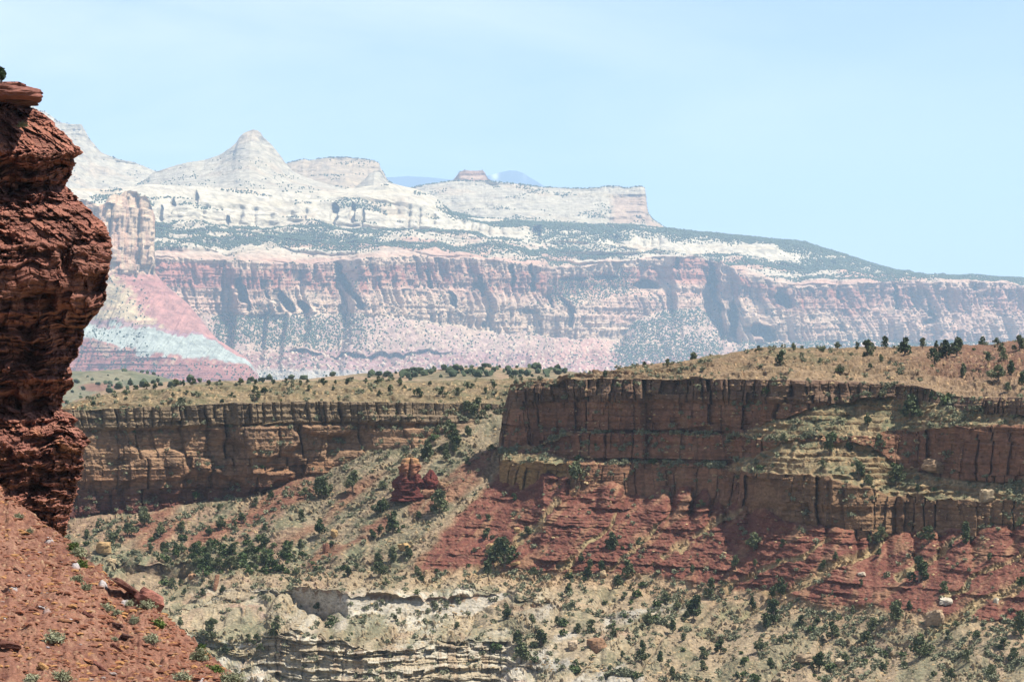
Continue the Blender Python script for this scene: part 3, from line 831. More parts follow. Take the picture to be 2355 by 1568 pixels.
# hollows in the face
def hollow(u0, v0, ru, rv, d):
    uu, vv = Uc + 9 * hw1, V_ + 7 * hw2
    t = (vv - (v0 - rv)) / (2.2 * rv)              # sharp brow above, easing out below
    side = sstep(1.25, 0.7, np.abs(uu - u0) / ru)
    return 0.95 * d * side * sstep(0.0, 0.09, t) * sstep(1.0, 0.25, t)
holl = (hollow(30, 258, 48, 32, 1.6) + hollow(105, 432, 75, 15, 0.9) + hollow(150, 405, 30, 24, 0.7) + hollow(225, 668, 18, 42, 1.0) + hollow(118, 930, 58, 60, 1.7) + hollow(170, 790, 46, 40, 1.2)
        + hollow(15, 700, 60, 16, 0.9) + hollow(75, 592, 40, 22, 0.8) + hollow(150, 605, 14, 40, 0.8) + hollow(92, 1020, 40, 18, 0.8) + hollow(140, 1090, 60, 14, 0.7) + hollow(10, 450, 60, 14, 0.7)
        + hollow(40, 840, 50, 34, 0.8) + hollow(5, 930, 40, 50, 1.1) + hollow(90, 700, 34, 30, .8) + hollow(60, 1130, 50, 16, 0.6) + hollow(130, 470, 60, 12, 0.7) + hollow(200, 560, 40, 10, .5) + hollow(100, 505, 70, 9, .6))
aw = X + Ybase * 0.8
dip = Z - 0.06 * X + 0.22 * noise(aw / 2.2, Z / 1.2, 0.3, 410) + 0.07 * noise(aw / 0.7, Z / 0.5, 0.3, 432)
aw = aw + 0.35 * fbm(aw / 1.5, Z / 0.6, 0.5, 3, 433)
th1 = noise(aw / 9, dip / 0.34, 0.1, 411)
th2 = noise(aw / 5, dip / 0.13, 0.7, 412)
th3 = noise(aw / 2.5, dip / 0.055, 0.4, 413)
r1, e1, z1_ = blocks(aw, dip, 1.3, 0.5, 415)
r2, e2, z2_ = blocks(aw, dip, 0.5, 0.16, 416)
r3, e3, z3_ = blocks(aw, dip, 0.2, 0.06, 417)
massive = sstep(-0.1, 0.35, noise(aw / 6, dip / 1.3, 0.6, 418) + 0.9 * np.exp(-((V_ - 640) / 110) ** 2) - 0.3)[...]
shale = 1 - massive
bb1, _, _ = blocks(aw, dip, 2.6, 0.36, 434)
bb2, _, _ = blocks(aw, dip, 1.3, 0.13, 435)
bb3, _, _ = blocks(aw, dip, 0.6, 0.055, 436)
rel = (bb1 - 0.5) * (0.4 + 0.2 * shale) + (bb2 - 0.5) * (0.16 + 0.5 * shale) + (bb3 - 0.5) * (0.05 + 0.28 * shale)
rel = rel + 0.5 * (0.16 + 0.3 * shale) * np.sign(th1) * np.abs(th1) ** 0.5 + (0.05 + 0.22 * shale) * np.sign(th2) * np.abs(th2) ** 0.6 + 0.1 * shale * th3
rel = rel + (r1 - 0.5) * 0.5 + (r2 - 0.5) * (0.14 + 0.3 * shale) + (r3 - 0.5) * 0.1 * (0.3 + shale) - 0.05 * np.exp(-(e1 / 0.04) ** 2) - 0.08 * np.exp(-(z1_ / 0.06) ** 2)
rel = rel + 0.5 * fbm(aw / 3.0, Z / 1.8, 0.2, 4, 419)
# slabby talus-like band high on the cliff: shards lying at a slant
slab = sstep(262, 285, V_) * sstep(372, 340, V_) + 0.7 * sstep(440, 470, V_) * sstep(600, 540, V_) + 0.35 * sstep(930, 960, V_)
sx, sy = (Uc * 0.82 + V_ * 0.57), (-Uc * 0.57 + V_ * 0.82)
g1, ge1, gr1 = cells(sx / 52, sy / 15, 420)
g2, ge2, gr2 = cells(sx / 20 + 7, sy / 7, 421)
rel = rel * (1 - 0.6 * slab) + slab * ((gr1 - 0.5) * 0.7 + (gr2 - 0.5) * 0.34 + 0.25 * np.sin(gr1 * 40) * (sy / 15 % 1 - .5))
Yd = Ybase + Yp + holl - rel * (1 - back)
Uf = Uc + np.where(A > 1, 4 * noise(A * 9, Z / 0.2, 0.1, 422), 0)
P = np.stack([(Uf - CU) / F * Yd, Yd, -(V_ - CV) / F * Yd], -1)
# the edge keeps to its outline but is ragged
P[..., 0] += 0.10 * sstep(0.93, 1.0, A) * (r2 - 0.5) + 0.05 * sstep(0.93, 1, A) * (r3 - .5)
nn = normals(P)
c = np.zeros(P.shape, f32) + NR
c = mixc(c, sstep(-0.1, 0.4, th1) * 0.5, NR2)
c = mixc(c, sstep(0.1, 0.5, th2) * 0.4, NR3)
c = mixc(c, massive * 0.45, NR2)
c = mixc(c, massive * sstep(0.15, 0.5, fbm(aw / 1.3, Z / 2.5, 0.5, 3, 423)) * 0.75, NDK)
c = mixc(c, slab * sstep(0.35, 0.75, gr1) * 0.5, lin(178, 112, 86))
c = mixc(c, sstep(950, 1000, V_) * sstep(0.1, 0.5, fbm(aw / 1.5, Z / 0.6, 0.5, 3, 424)) * 0.6, lin(186, 124, 84))
c = c * (0.82 + 0.36 * r2)[..., None] * (0.9 + 0.2 * r3)[..., None]
near_cliff = sheet("near_cliff", P, tone(c, 0.88, 0.86), near_mat, "overhanging red rock cliff with layered shale close by", cat="cliff", smooth=False)
# flat top behind the rim
top = P[0]
n_ = top.shape[0]
T = np.stack([top + np.array([0, 0, 0.0]), top + np.array([-0.4, 5, 0.25]), top + np.array([-3, 25, 0.6]), top + np.array([-6, 40, -6])])
c = np.zeros(T.shape, f32) + NR
sheet("near_cliff_top", T, tone(c, 0.8), near_mat, "flat red top of the near cliff behind its rim", reg=False)

# caprock slab and the thinner one under it
def slab_mesh(L_, W_, H_, seed, n=(40, 16, 6), rough=0.06):
    """broken rock: a ball of directions cut by random planes, then scaled; closed"""
    rg_ = np.random.default_rng(seed * 7 + 1)
    nu, nv = n[0], n[1]
    th_ = np.linspace(0, 2 * math.pi, nu, endpoint=False)
    ph = np.linspace(-math.pi / 2, math.pi / 2, nv)
    T_, PH = np.meshgrid(th_, ph, indexing='ij')
    D = np.stack([np.cos(PH) * np.cos(T_), np.cos(PH) * np.sin(T_), np.sin(PH)], -1)
    N_ = rg_.normal(size=(16, 3))
    N_ = np.concatenate([N_, [[1, .1, 0], [-1, 0, .1], [0, 1, 0], [0.1, -1, 0], [.05, 0, 1], [0, .05, -1]]])
    N_ /= np.linalg.norm(N_, axis=1, keepdims=True)
    off_ = np.concatenate([rg_.uniform(0.95, 1.3, 16), rg_.uniform(0.9, 1.0, 6)])
    dt = np.maximum(D @ N_.T, 1e-3)
    r = np.min(off_ / dt, axis=-1)
    r = np.minimum(r, 1.45)
    V = D * r[..., None]
    d = 1 + rough * (1.2 * fbm(V[..., 0] * 1.5 + seed, V[..., 1] * 1.5, V[..., 2] * 1.5, 3, seed) + 0.5 * noise(V[..., 0] * 5, V[..., 1] * 5 + seed, V[..., 2] * 5, seed + 4))
    V = V * d[..., None] * np.array([L_ / 2, W_ / 2, H_ / 2])
    i = np.arange(nu * nv, dtype=np.int32).reshape(nu, nv)
    j = np.roll(i, -1, axis=0)
    q = np.stack([i[:, :-1], j[:, :-1], j[:, 1:], i[:, 1:]], -1).reshape(-1, 4)
    return V.reshape(-1, 3), q

def rock_thing(name, label, cat, loc, size, rot, col, mat, seed, group=None, n=(36, 18, 6), rough=0.06):
    V, q = slab_mesh(*size, seed, n=n, rough=rough)
    cc = np.asarray(col, f32) * (0.85 + 0.3 * (noise(V[:, 0] * 3, V[:, 1] * 3, V[:, 2] * 6, seed)[:, None] + 0.5))
    me = raw_mesh(name, V, quads=q, mat=mat, col=tone(cc, 0.72, 0.85), smooth=False)
    o = bpy.data.objects.new(name, me)
    COL.objects.link(o)
    o.location = loc
    o.rotation_euler = rot
    o['label'] = label
    o['category'] = cat
    if group:
        o['group'] = group
    return o

def at(u, v, Y):
    return wpt(u, v, Y)
rock_thing("rock_slab", "thick rounded red slab jutting out at the top of the near cliff", "rock", at(10, 216, 126.4), (2.55, 3.6, 0.46), (0, 0.04, 0.1), NR, near_mat, 3, n=(60, 24, 6), rough=0.05)
rock_thing("rock_slab", "thin dark slab poking out just under the jutting top slab", "rock", at(50, 235, 127.0), (1.05, 2.4, 0.13), (0, 0.03, 0.0), NDK, near_mat, 4, n=(40, 16, 6), rough=0.05)
rock_thing("rock_slab", "small red slab lying flat on the cliff top beside the little tree", "rock", at(20, 199, 127.6), (1.2, 1.6, 0.14), (0, -0.05, 0.0), NR, near_mat, 5, n=(40, 16, 6), rough=0.06)

# ---------------------------------------------------------------- near slope
gravel_mat = rock_material("red gravel", 9.0, 1.0, 0.05, var=0.45)
us = np.linspace(-420, 720, 760)
edge = [(-420, 800), (-200, 960), (0, 1122), (60, 1172), (110, 1210), (150, 1240), (200, 1282), (250, 1330), (300, 1366), (345, 1382), (380, 1412), (430, 1462), (480, 1502), (540, 1556), (580, 1600), (720, 1740)]
edgeY = [(-420, 122), (0, 113), (300, 104), (540, 97), (720, 93)]
frontv = [(-420, 1750), (720, 1950)]
keys = [(off(900, edge), off(14, edgeY)), (off(120, edge), off(5, edgeY)), (edge, edgeY), (frontv, [(-420, 84), (720, 80)]), ([(-420, 2600), (720, 2600)], [(-420, 62), (720, 62)])]
P, S = loft(keys, us, [10, 20, 620, 20], wob=[0, 5, 9, 0, 0], seed=440)
X, Y, Z = P[..., 0].copy(), P[..., 1].copy(), P[..., 2].copy()
fr = sstep(1.7, 2.05, S)
P[..., 2] += 0.35 * fbm(X / 3.5, Y / 5, 0, 3, 441) * sstep(1.9, 2.3, S) + 0.10 * fbm(X / 0.8, Y / 1.4, 0, 4, 442) * (0.4 + 0.6 * fr)
f1, e1, r1 = cells(X / 0.3, Y / 0.55, 443, 0.95)
f2, e2, r2 = cells(X / 0.12, Y / 0.2, 444, 0.95)
P[..., 2] += fr * (0.10 * sstep(0.84, 0.92, r1) * sstep(0.5, 0.2, f1) + 0.045 * sstep(0.55, 0.8, r2) * sstep(0.5, 0.2, f2))
# small cut bank near the far edge
U0 = np.repeat(us[None], P.shape[0], 0)
V0 = CV - P[..., 2] / P[..., 1] * F
c = np.zeros(P.shape, f32) + lin(176, 112, 78)
s1 = fbm(X / 2.5, Y / 4, 0, 4, 445)
s2 = fbm(X / 0.25, Y / 0.5, 0, 3, 446)
c = mixc(c, sstep(-0.1, 0.5, s1) * 0.6, lin(146, 88, 62))
c = mixc(c, sstep(0.1, 0.6, fbm(X / 1.2, Y / 2.5, 0.3, 3, 447)) * 0.5, lin(188, 130, 96))
c = mixc(c, sstep(0.15, 0.5, s2) * 0.5, lin(200, 144, 100))
c = mixc(c, sstep(0.2, 0.5, -s2) * 0.55, lin(120, 64, 48))
c = mixc(c, fr * sstep(0.84, 0.9, r1) * sstep(0.5, 0.2, f1), lin(190, 122, 82))
c = mixc(c, fr * sstep(0.9, 0.96, r2) * sstep(0.5, 0.25, f2) * 0.8, lin(214, 166, 110))
c = mixc(c, sstep(0.985, 0.99, r1) * sstep(0.5, 0.3, f1), lin(216, 204, 200))
near_slope = sheet("near_slope", P, tone(c, 0.67, 0.72), gravel_mat, "loose red gravel slope running down to the right")
# ================================================================ the far range: white domes over a red wall, some kilometres away
far_mat = rock_material("far sandstone", 0.026, 0.9, 17.0, var=0.4)
FW = lin(216, 202, 172)
FW2 = lin(206, 186, 148)
FRED = lin(178, 112, 88)
FRED2 = lin(160, 92, 76)
FCRM = lin(220, 186, 154)
FPNK = lin(200, 150, 128)
FTAL = lin(188, 154, 138)
FPUR = lin(156, 104, 98)
FS = 2.2        # metres per layout unit out here: the range stands about twelve kilometres off
FVEG = []      # woodland spots collected from every far sheet

def veg(P, dens, hmin, hmax):
    dens = np.minimum(dens * 2.0, 0.6)
    R, C = P.shape[:2]
    m = RNG.random((R, C)) < dens
    pts = P[m] * FS
    if len(pts):
        FVEG.append(np.concatenate([pts, RNG.uniform(hmin, hmax, (len(pts), 1)) * 1.3], 1))

def slick(P, c, seed, band=1.0):
    """cross-bedded pale sandstone: thin beds, weathered joints"""
    X, Y, Z = P[..., 0], P[..., 1], P[..., 2]
    zz = Z + 9 * noise(X / 160, Y / 200, 0.3, seed)
    b = noise(X / 260, Y / 260, zz / 6.0, seed + 1)
    b2 = noise(X / 160, Y / 160, zz / 2.2, seed + 2)
    c = mixc(c, sstep(0.1, 0.5, b) * 0.5 * band, FW2)
    c = mixc(c, sstep(0.15, 0.5, b2) * 0.35 * band, lin(196, 176, 150))
    jt = np.abs(noise(X / 30, Y / 60, Z / 45, seed + 4))
    c = mixc(c, np.exp(-(jt / 0.05) ** 2) * 0.5, lin(150, 136, 120))
    c = mixc(c, sstep(0.1, 0.5, fbm(X / 25, Y / 50, Z / 16, 3, seed + 5)) * 0.4, lin(180, 166, 144))
    c = mixc(c, sstep(0.2, 0.55, fbm(X / 90, Y / 90, Z / 50, 3, seed + 3)) * 0.5, lin(214, 186, 150))
    return c, b, b2

# ---------------------------------------------------------------- main wall
us = np.concatenate([np.linspace(-700, 150, 200, endpoint=False), np.linspace(150, 1500, 1100, endpoint=False), np.linspace(1500, 2640, 900)])
Wy = [(150, 5200), (340, 5280), (515, 5420), (524, 5425), (534, 5360), (598, 5405), (606, 5365), (640, 5392), (650, 5355), (692, 5395), (704, 5365), (782, 5420), (802, 5350), (825, 5325), (1000, 5390), (1120, 5440), (1240, 5500), (1262, 5640), (1300, 5700), (1420, 5800), (1540, 5830), (1552, 5795), (1615, 5825), (1622, 5900), (1648, 5900), (1656, 5800), (1684, 5795), (1694, 5745), (1720, 5735), (1850, 5700), (2000, 5740), (2355, 5850), (2640, 5960)]
tr = [(150, 5250), (400, 5330), (800, 5400), (1240, 5560), (1550, 5740), (2000, 5800), (2640, 6000)]
L0v = [(150, 432), (250, 436), (340, 424), (430, 428), (500, 432), (600, 436), (700, 440), (780, 436), (850, 428), (890, 420), (910, 424), (960, 436), (1000, 452), (1040, 488), (1100, 500), (1200, 508), (1300, 514), (1450, 516), (1515, 524), (1600, 532), (1700, 542), (1780, 550), (1850, 556), (1872, 564), (1950, 588), (2050, 620), (2100, 631), (2200, 634), (2355, 641), (2640, 652)]
L0y = [(150, 5950), (900, 6050), (1500, 6350), (2000, 6400), (2640, 6500)]
L1v = [(150, 512), (350, 508), (500, 515), (700, 517), (1000, 526), (1150, 540), (1250, 562), (1400, 566), (1550, 584), (1700, 590), (1850, 604), (1950, 622), (2100, 638), (2355, 648), (2640, 658)]
L1y = [(150, 5780), (900, 5900), (1500, 6200), (2000, 6250), (2640, 6380)]
L2v = [(150, 590), (360, 594), (500, 598), (600, 602), (700, 606), (760, 602), (820, 596), (950, 588), (1050, 594), (1150, 602), (1240, 612), (1300, 622), (1420, 604), (1550, 590), (1640, 598), (1690, 622), (1800, 650), (1850, 664), (1900, 656), (2000, 652), (2100, 646), (2355, 656), (2640, 664)]
L3v = [(150, 730), (470, 722), (600, 728), (700, 722), (790, 722), (900, 727), (1000, 742), (1100, 757), (1200, 768), (1250, 774), (1300, 778), (1420, 780), (1450, 740), (1520, 712), (1600, 706), (1640, 745), (1660, 786), (1720, 792), (1800, 790), (2000, 786), (2355, 790), (2640, 792)]
L4v = [(150, 870), (600, 868), (900, 866), (1300, 858), (1400, 852), (1500, 850), (1800, 845), (2640, 850)]
L3y = [(u, y - 14) for u, y in Wy]
L4y = [(150, 5120), (470, 5180), (800, 5130), (1100, 5150), (1300, 5330), (1450, 5480), (1650, 5430), (1800, 5400), (2640, 5700)]
def far_turn(u, y, k):
    return y - 300 + (u - 340) * 0.40 * k
Wy = [(u, far_turn(u, y, 1)) for u, y in Wy]
L0y = [(u, np.interp(u, *zip(*Wy)) * 0 + 5400 + (u - 150) * 0.72) for u in (150, 900, 1500, 2000, 2640)]
L1y = [(u, 5180 + (u - 150) * 0.70) for u in (150, 900, 1500, 2000, 2640)]
L3y = [(u, y - 46) for u, y in Wy]
L4y = [(u, far_turn(u, y, 0.9)) for u, y in L4y]
Wt = [(150, 5200), (340, 5290), (600, 5375), (780, 5400), (825, 5345), (1000, 5400), (1240, 5500), (1270, 5600), (1420, 5790), (1540, 5830), (1552, 5800), (1615, 5825), (1622, 5890), (1648, 5890), (1656, 5800), (1720, 5760), (1850, 5715), (2000, 5745), (2355, 5850), (2640, 5960)]
Wt = [(u, far_turn(u, y, 1)) for u, y in Wt]
keys = [
    ([(150, 800), (2640, 800)], off(900, L0y)), (off(10, L0v), off(300, L0y)), (L0v, L0y), (L1v, L1y), (L2v, Wt), (L3v, L3y), (L4v, L4y),
    ([(150, 905), (2640, 905)], off(-150, L4y)),
]
P, S = loft(keys, us, [3, 6, 90, 80, 130, 100, 14], wob=[0, 0, 1.2, 3, 4, 5, 2, 0], seed=500)
U0 = np.repeat(us[None], P.shape[0], 0)
X, Y, Z = P[..., 0].copy(), P[..., 1].copy(), P[..., 2].copy()
wall = sstep(3.96, 4.03, S) * sstep(5.06, 4.96, S)
a = X * 0.9 + Y * 0.45
w_top = np.repeat((-(interp(us, L2v) - CV) / F * interp(us, Wt))[None], P.shape[0], 0)
dz = w_top - Z
# wall relief: broad piers, columns, slabs; an upper ledgy part and a sheer lower part
aw = a + 20 * noise(a / 70, Z / 120, 0.5, 501) + 4 * noise(a / 18, Z / 30, 0.5, 549)
r1, e1, z1_ = blocks(aw, Z, 30, 140, 502)
r2, e2, z2_ = blocks(aw, Z, 11, 42, 504)
r3, e3, z3_ = blocks(aw, Z, 5.0, 14, 505)
flat = sstep(1290, 1340, U0) * sstep(1640, 1600, U0) + sstep(360, 380, U0) * sstep(522, 500, U0)
flat = np.clip(flat, 0, 1)
rel = (r1 - 0.5) * 22 * (0.35 + 0.9 * sstep(-0.2, 0.3, noise(a / 110, 0.3, 0.3, 548))) * (1 - 0.75 * flat) + (r2 - 0.5) * 18 * (1 - 0.6 * flat) + (r3 - 0.5) * 9 * (1 - 0.4 * flat) - 4 * np.exp(-(e1 / 0.05) ** 2) * (1 - flat) - 1.5 * np.exp(-(e2 / 0.08) ** 2) * (1 - 0.7 * flat)
rel = rel + 9 * fbm(a / 60, Z / 70, 0.3, 3, 506) + 2.2 * fbm(a / 9, Z / 9, 0.3, 3, 507)
rel = rel + 4 * noise(a / 200, Z / 9, 0.6, 508) + 2.2 * noise(a / 120, Z / 3.5, 0.2, 509)
# leaning spires stand out of the lower wall
sp = np.abs(noise(aw / 14, Z / 300, 2.2, 510))
rel = rel + (1 - flat) * sstep(25, 60, dz) * (12 * sstep(0.35, 0.0, sp) - 6) * sstep(0.0, 0.3, noise(a / 50, 0, 0.4, 511) + 0.15)
recess = 34 * sstep(1240, 1310, U0) * sstep(1560, 1520, U0) * sstep(58, 40, dz + 8 * noise(a / 60, 0.3, 0.9, 550)) * sstep(3.2, 3.9, S) * sstep(5.06, 4.96, S)
P = P - recess[..., None] * np.array([0.42, -0.9, 0.0])
bulge = 22 * sstep(30, 80, dz) * (1 - flat * 0.6)
rel = rel - flat * 14 * np.exp(-(((U0 - 1340) / 45) ** 2 + ((dz - 34) / 12) ** 2)) - flat * 14 * np.exp(-(((U0 - 1500) / 28) ** 2 + ((dz - 48) / 10) ** 2))
Nf = np.array([0.42, -0.9, 0.0])
P = P + (wall * rel + sstep(3.96, 4.03, S) * sstep(5.75, 5.0, S) * bulge)[..., None] * Nf
# upper benches: domed slickrock with little cliffs
up = sstep(2.0, 2.1, S) * sstep(4.02, 3.9, S)
zz = Z + 6 * noise(X / 120, Y / 150, 0.1, 512)
def tr2(zc, h, r):
    q = zc / h
    t = q - np.floor(q)
    return (np.where(t < r, 0, (t - r) / (1 - r)) - t) * h
isl = sstep(3.0, 2.9, S)
P[..., 1] += up * (tr2(zz, 34, 0.75) * 2.2 * isl * (0.5 + 0.5 * noise(X / 200, zz / 34, 0.2, 513)) + tr2(zz, 7.5, 0.55) * 4.5 * (1 - isl) + tr2(zz + 3, 13, 0.5) * 1.5)
P[..., 2] += up * (9 * fbm(X / 110, Y / 160, 0, 3, 514) + 3.0 * fbm(X / 22, Y / 40, 0, 3, 515)) * sstep(2.0, 2.3, S)
fu = np.abs(noise((X + 8 * noise(X / 40, Z / 40, 0, 516)) / 26, Z / 220, 0.3, 517))
P[..., 1] += up * isl * sstep(2.35, 2.6, S) * (22 * np.exp(-(fu / 0.14) ** 2) - 14 * sstep(0.1, 0.5, fu)) * sstep(0.0, 0.35, noise(X / 130, 0.4, 0.4, 518) + 0.1)
# alcoves, clefts and the deep notch right of the smooth red wall
V_f = CV - Z / Y * F
hu = U0 + 5 * noise(X / 14, Z / 12, 0.2, 560) + 2 * noise(X / 5, Z / 5, 0.2, 561)
hv = V_f + 4 * noise(X / 16, Z / 14, 0.7, 562)
for (u_, v_, ru_, rv_, d_, lean_) in ((770, 492, 11, 26, 60, 0.1), (812, 492, 8, 24, 50, 0.0), (836, 500, 6, 18, 40, 0.2), (526, 508, 7, 12, 45, 0), (372, 492, 9, 20, 45, 0), (398, 478, 7, 20, 30, 0.1), (452, 462, 6, 24, 30, 0),
        (1232, 541, 13, 20, 60, 0.3), (1640, 648, 17, 62, 130, -0.12), (1672, 742, 10, 52, 80, 0.05), (1558, 606, 8, 18, 50, 0), (1506, 652, 26, 12, 55, 0), (1340, 640, 42, 7, 45, 0), (1420, 638, 30, 7, 40, 0), (1258, 692, 16, 20, 70, 0),
        (548, 672, 14, 52, 70, -0.1), (612, 690, 9, 36, 60, -0.2), (648, 694, 17, 36, 60, -0.35), (690, 706, 13, 18, 50, -0.2), (800, 660, 12, 60, 70, -0.4), (1222, 640, 9, 34, 60, 0), (1175, 640, 5, 40, 45, 0), (1100, 650, 5, 36, 40, 0), (985, 640, 6, 26, 45, 0), (1030, 690, 8, 22, 45, -0.1),
        (1300, 720, 12, 44, 40, 0.15), (1740, 765, 34, 26, 70, -0.7), (1800, 690, 24, 22, 60, -0.5), (1930, 670, 8, 30, 50, 0), (2060, 680, 6, 36, 45, 0), (2250, 675, 7, 30, 45, 0), (2130, 720, 6, 30, 40, 0)):
    q_ = np.hypot((hu - u_ - lean_ * (v_ - V_f)) / ru_, (hv - v_) / rv_)
    P[..., 1] += d_ * sstep(1.0, 0.72, q_) * ((S > 2.0) & (S < 5.1))
# talus below: gullies and boulders
tal = sstep(4.97, 5.1, S)
gl = np.abs(noise((X + 0.25 * Z) / 38, Z / 260, 0.5, 519))
P[..., 2] += tal * (8 * fbm(X / 80, Y / 120, 0, 3, 520) + 3 * fbm(X / 14, Y / 20, 0, 3, 521) - 7 * np.exp(-(gl / 0.18) ** 2) * sstep(5.1, 5.4, S))
vl = CV - Z / Y * F + 3 * noise(X / 90, 0.2, 0.4, 546)
ledge = sstep(803, 806, vl) * sstep(817, 810, vl) * sstep(-0.15, 0.05, noise(X / 70, 0.6, 0.4, 547)) * sstep(560, 600, U0) * sstep(1400, 1250, U0)
P[..., 1] += tal * ledge * 16
b1, be1, br1 = cells(X / 7.0, Z / 5.0 + Y / 30, 522, 0.95)
bo = tal * sstep(0.7, 0.85, br1) * sstep(0.45, 0.15, b1)
P[..., 1] -= bo * 4
P[..., 2] += bo * 2.5
nn = normals(P)
V1 = CV - P[..., 2] / P[..., 1] * F
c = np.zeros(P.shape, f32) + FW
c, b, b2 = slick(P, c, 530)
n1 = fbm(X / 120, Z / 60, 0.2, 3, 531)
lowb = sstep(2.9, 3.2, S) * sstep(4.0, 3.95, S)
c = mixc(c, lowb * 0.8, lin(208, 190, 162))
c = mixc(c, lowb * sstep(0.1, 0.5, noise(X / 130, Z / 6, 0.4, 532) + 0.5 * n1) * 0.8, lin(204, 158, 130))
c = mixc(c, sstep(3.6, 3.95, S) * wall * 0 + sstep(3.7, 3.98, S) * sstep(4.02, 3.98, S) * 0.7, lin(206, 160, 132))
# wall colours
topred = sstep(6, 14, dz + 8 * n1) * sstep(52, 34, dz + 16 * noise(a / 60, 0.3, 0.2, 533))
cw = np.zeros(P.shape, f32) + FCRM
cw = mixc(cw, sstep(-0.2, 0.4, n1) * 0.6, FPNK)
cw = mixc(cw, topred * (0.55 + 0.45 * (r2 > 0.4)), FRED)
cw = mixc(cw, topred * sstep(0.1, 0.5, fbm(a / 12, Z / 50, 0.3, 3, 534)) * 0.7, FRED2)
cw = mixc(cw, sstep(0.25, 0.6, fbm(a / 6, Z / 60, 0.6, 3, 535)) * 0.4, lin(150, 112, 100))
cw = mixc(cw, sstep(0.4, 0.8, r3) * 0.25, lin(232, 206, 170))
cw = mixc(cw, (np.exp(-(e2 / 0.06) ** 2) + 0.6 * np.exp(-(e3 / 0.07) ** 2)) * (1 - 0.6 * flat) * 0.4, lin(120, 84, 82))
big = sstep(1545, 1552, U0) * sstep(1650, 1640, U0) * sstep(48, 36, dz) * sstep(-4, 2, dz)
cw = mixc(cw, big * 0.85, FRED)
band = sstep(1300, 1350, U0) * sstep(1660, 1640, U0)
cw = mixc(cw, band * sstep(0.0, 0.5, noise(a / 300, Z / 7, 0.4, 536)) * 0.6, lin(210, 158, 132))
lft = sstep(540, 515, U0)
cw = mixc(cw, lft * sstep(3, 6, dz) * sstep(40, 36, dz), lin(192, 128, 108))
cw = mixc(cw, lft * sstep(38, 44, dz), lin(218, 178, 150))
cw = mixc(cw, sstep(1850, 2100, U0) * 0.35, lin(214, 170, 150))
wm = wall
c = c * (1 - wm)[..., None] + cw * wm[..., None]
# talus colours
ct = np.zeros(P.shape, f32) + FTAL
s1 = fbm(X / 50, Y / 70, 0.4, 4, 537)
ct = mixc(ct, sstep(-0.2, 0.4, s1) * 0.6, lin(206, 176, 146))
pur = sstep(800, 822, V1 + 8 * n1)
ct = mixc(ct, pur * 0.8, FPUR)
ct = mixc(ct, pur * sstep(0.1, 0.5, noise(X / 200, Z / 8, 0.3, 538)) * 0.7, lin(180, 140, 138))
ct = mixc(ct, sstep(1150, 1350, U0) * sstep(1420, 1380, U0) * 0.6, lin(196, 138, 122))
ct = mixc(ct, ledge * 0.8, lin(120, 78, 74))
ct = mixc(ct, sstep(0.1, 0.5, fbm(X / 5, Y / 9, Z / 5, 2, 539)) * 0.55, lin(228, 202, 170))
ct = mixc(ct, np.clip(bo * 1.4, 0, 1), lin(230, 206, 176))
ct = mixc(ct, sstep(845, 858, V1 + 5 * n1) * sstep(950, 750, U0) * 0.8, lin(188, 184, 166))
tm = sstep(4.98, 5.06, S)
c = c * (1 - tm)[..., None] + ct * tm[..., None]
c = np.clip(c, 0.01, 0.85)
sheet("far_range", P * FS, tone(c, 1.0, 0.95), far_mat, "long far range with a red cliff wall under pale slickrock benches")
# woodland on the benches
flatn = np.abs(nn[..., 2])
cl = fbm(X / 120, Y / 400, Z / 30, 3, 540)
cl2 = noise(X / 400, Z / 14, 0.4, 541)
cl3 = noise(X / 90, Z / 5.0, 0.9, 542)
dens = np.zeros(P.shape[:2])
treeband = sstep(3.02, 3.1, S) * sstep(3.92, 3.75, S)
dens += treeband * (0.03 + 0.2 * sstep(-0.1, 0.25, 0.7 * cl + 0.7 * cl2 + 0.9 * cl3)) * sstep(3.95, 3.1, S)
dens += treeband * 0.16 * sstep(-0.1, 0.25, cl2 + 0.6 * cl3)
upb = sstep(2.02, 2.1, S) * sstep(3.05, 2.95, S)
dens += upb * 0.09 * sstep(0.25, 0.5, cl + 0.5 * cl3) * np.where(U0 < 900, 0.75, 1.0)
rt = sstep(1000, 1060, U0) * sstep(2.0, 2.02, S) * sstep(2.55, 2.2, S)
dens += rt * 0.26 * sstep(-0.2, 0.2, cl2 + 0.8 * cl3 + 0.15)
dens += sstep(1500, 1560, U0) * sstep(1.3, 1.6, S) * sstep(2.35, 2.1, S) * 0.16 * (0.5 + sstep(-0.1, 0.3, cl + cl3))
dens += sstep(1700, 1900, U0) * sstep(2.1, 2.4, S) * sstep(3.8, 3.2, S) * 0.12 * sstep(-.2, .3, cl2 + cl)
cone = sstep(-0.5, 0.1, cl + cl3 * 0.6) * sstep(1405, 1460, U0 + 40 * cl) * sstep(1660, 1640, U0) * sstep(4.98, 5.05, S)
dens += cone * 0.13
dens += sstep(470, 500, U0) * sstep(900, 700, U0) * sstep(5.0, 5.05, S) * sstep(5.6, 5.3, S) * 0.10
dens += sstep(5.0, 5.1, S) * 0.007 + sstep(1650, 1750, U0) * sstep(4.97, 5.02, S) * 0.08
dens += wall * 0.008 * sstep(0.3, 0.6, flatn) + wall * sstep(1255, 1290, U0) * sstep(1500, 1440, U0) * sstep(10, 20, dz) * sstep(62, 48, dz) * 0.09
veg(P, dens * sstep(0.12, 0.4, flatn + 0.25), 2.6, 5.2)

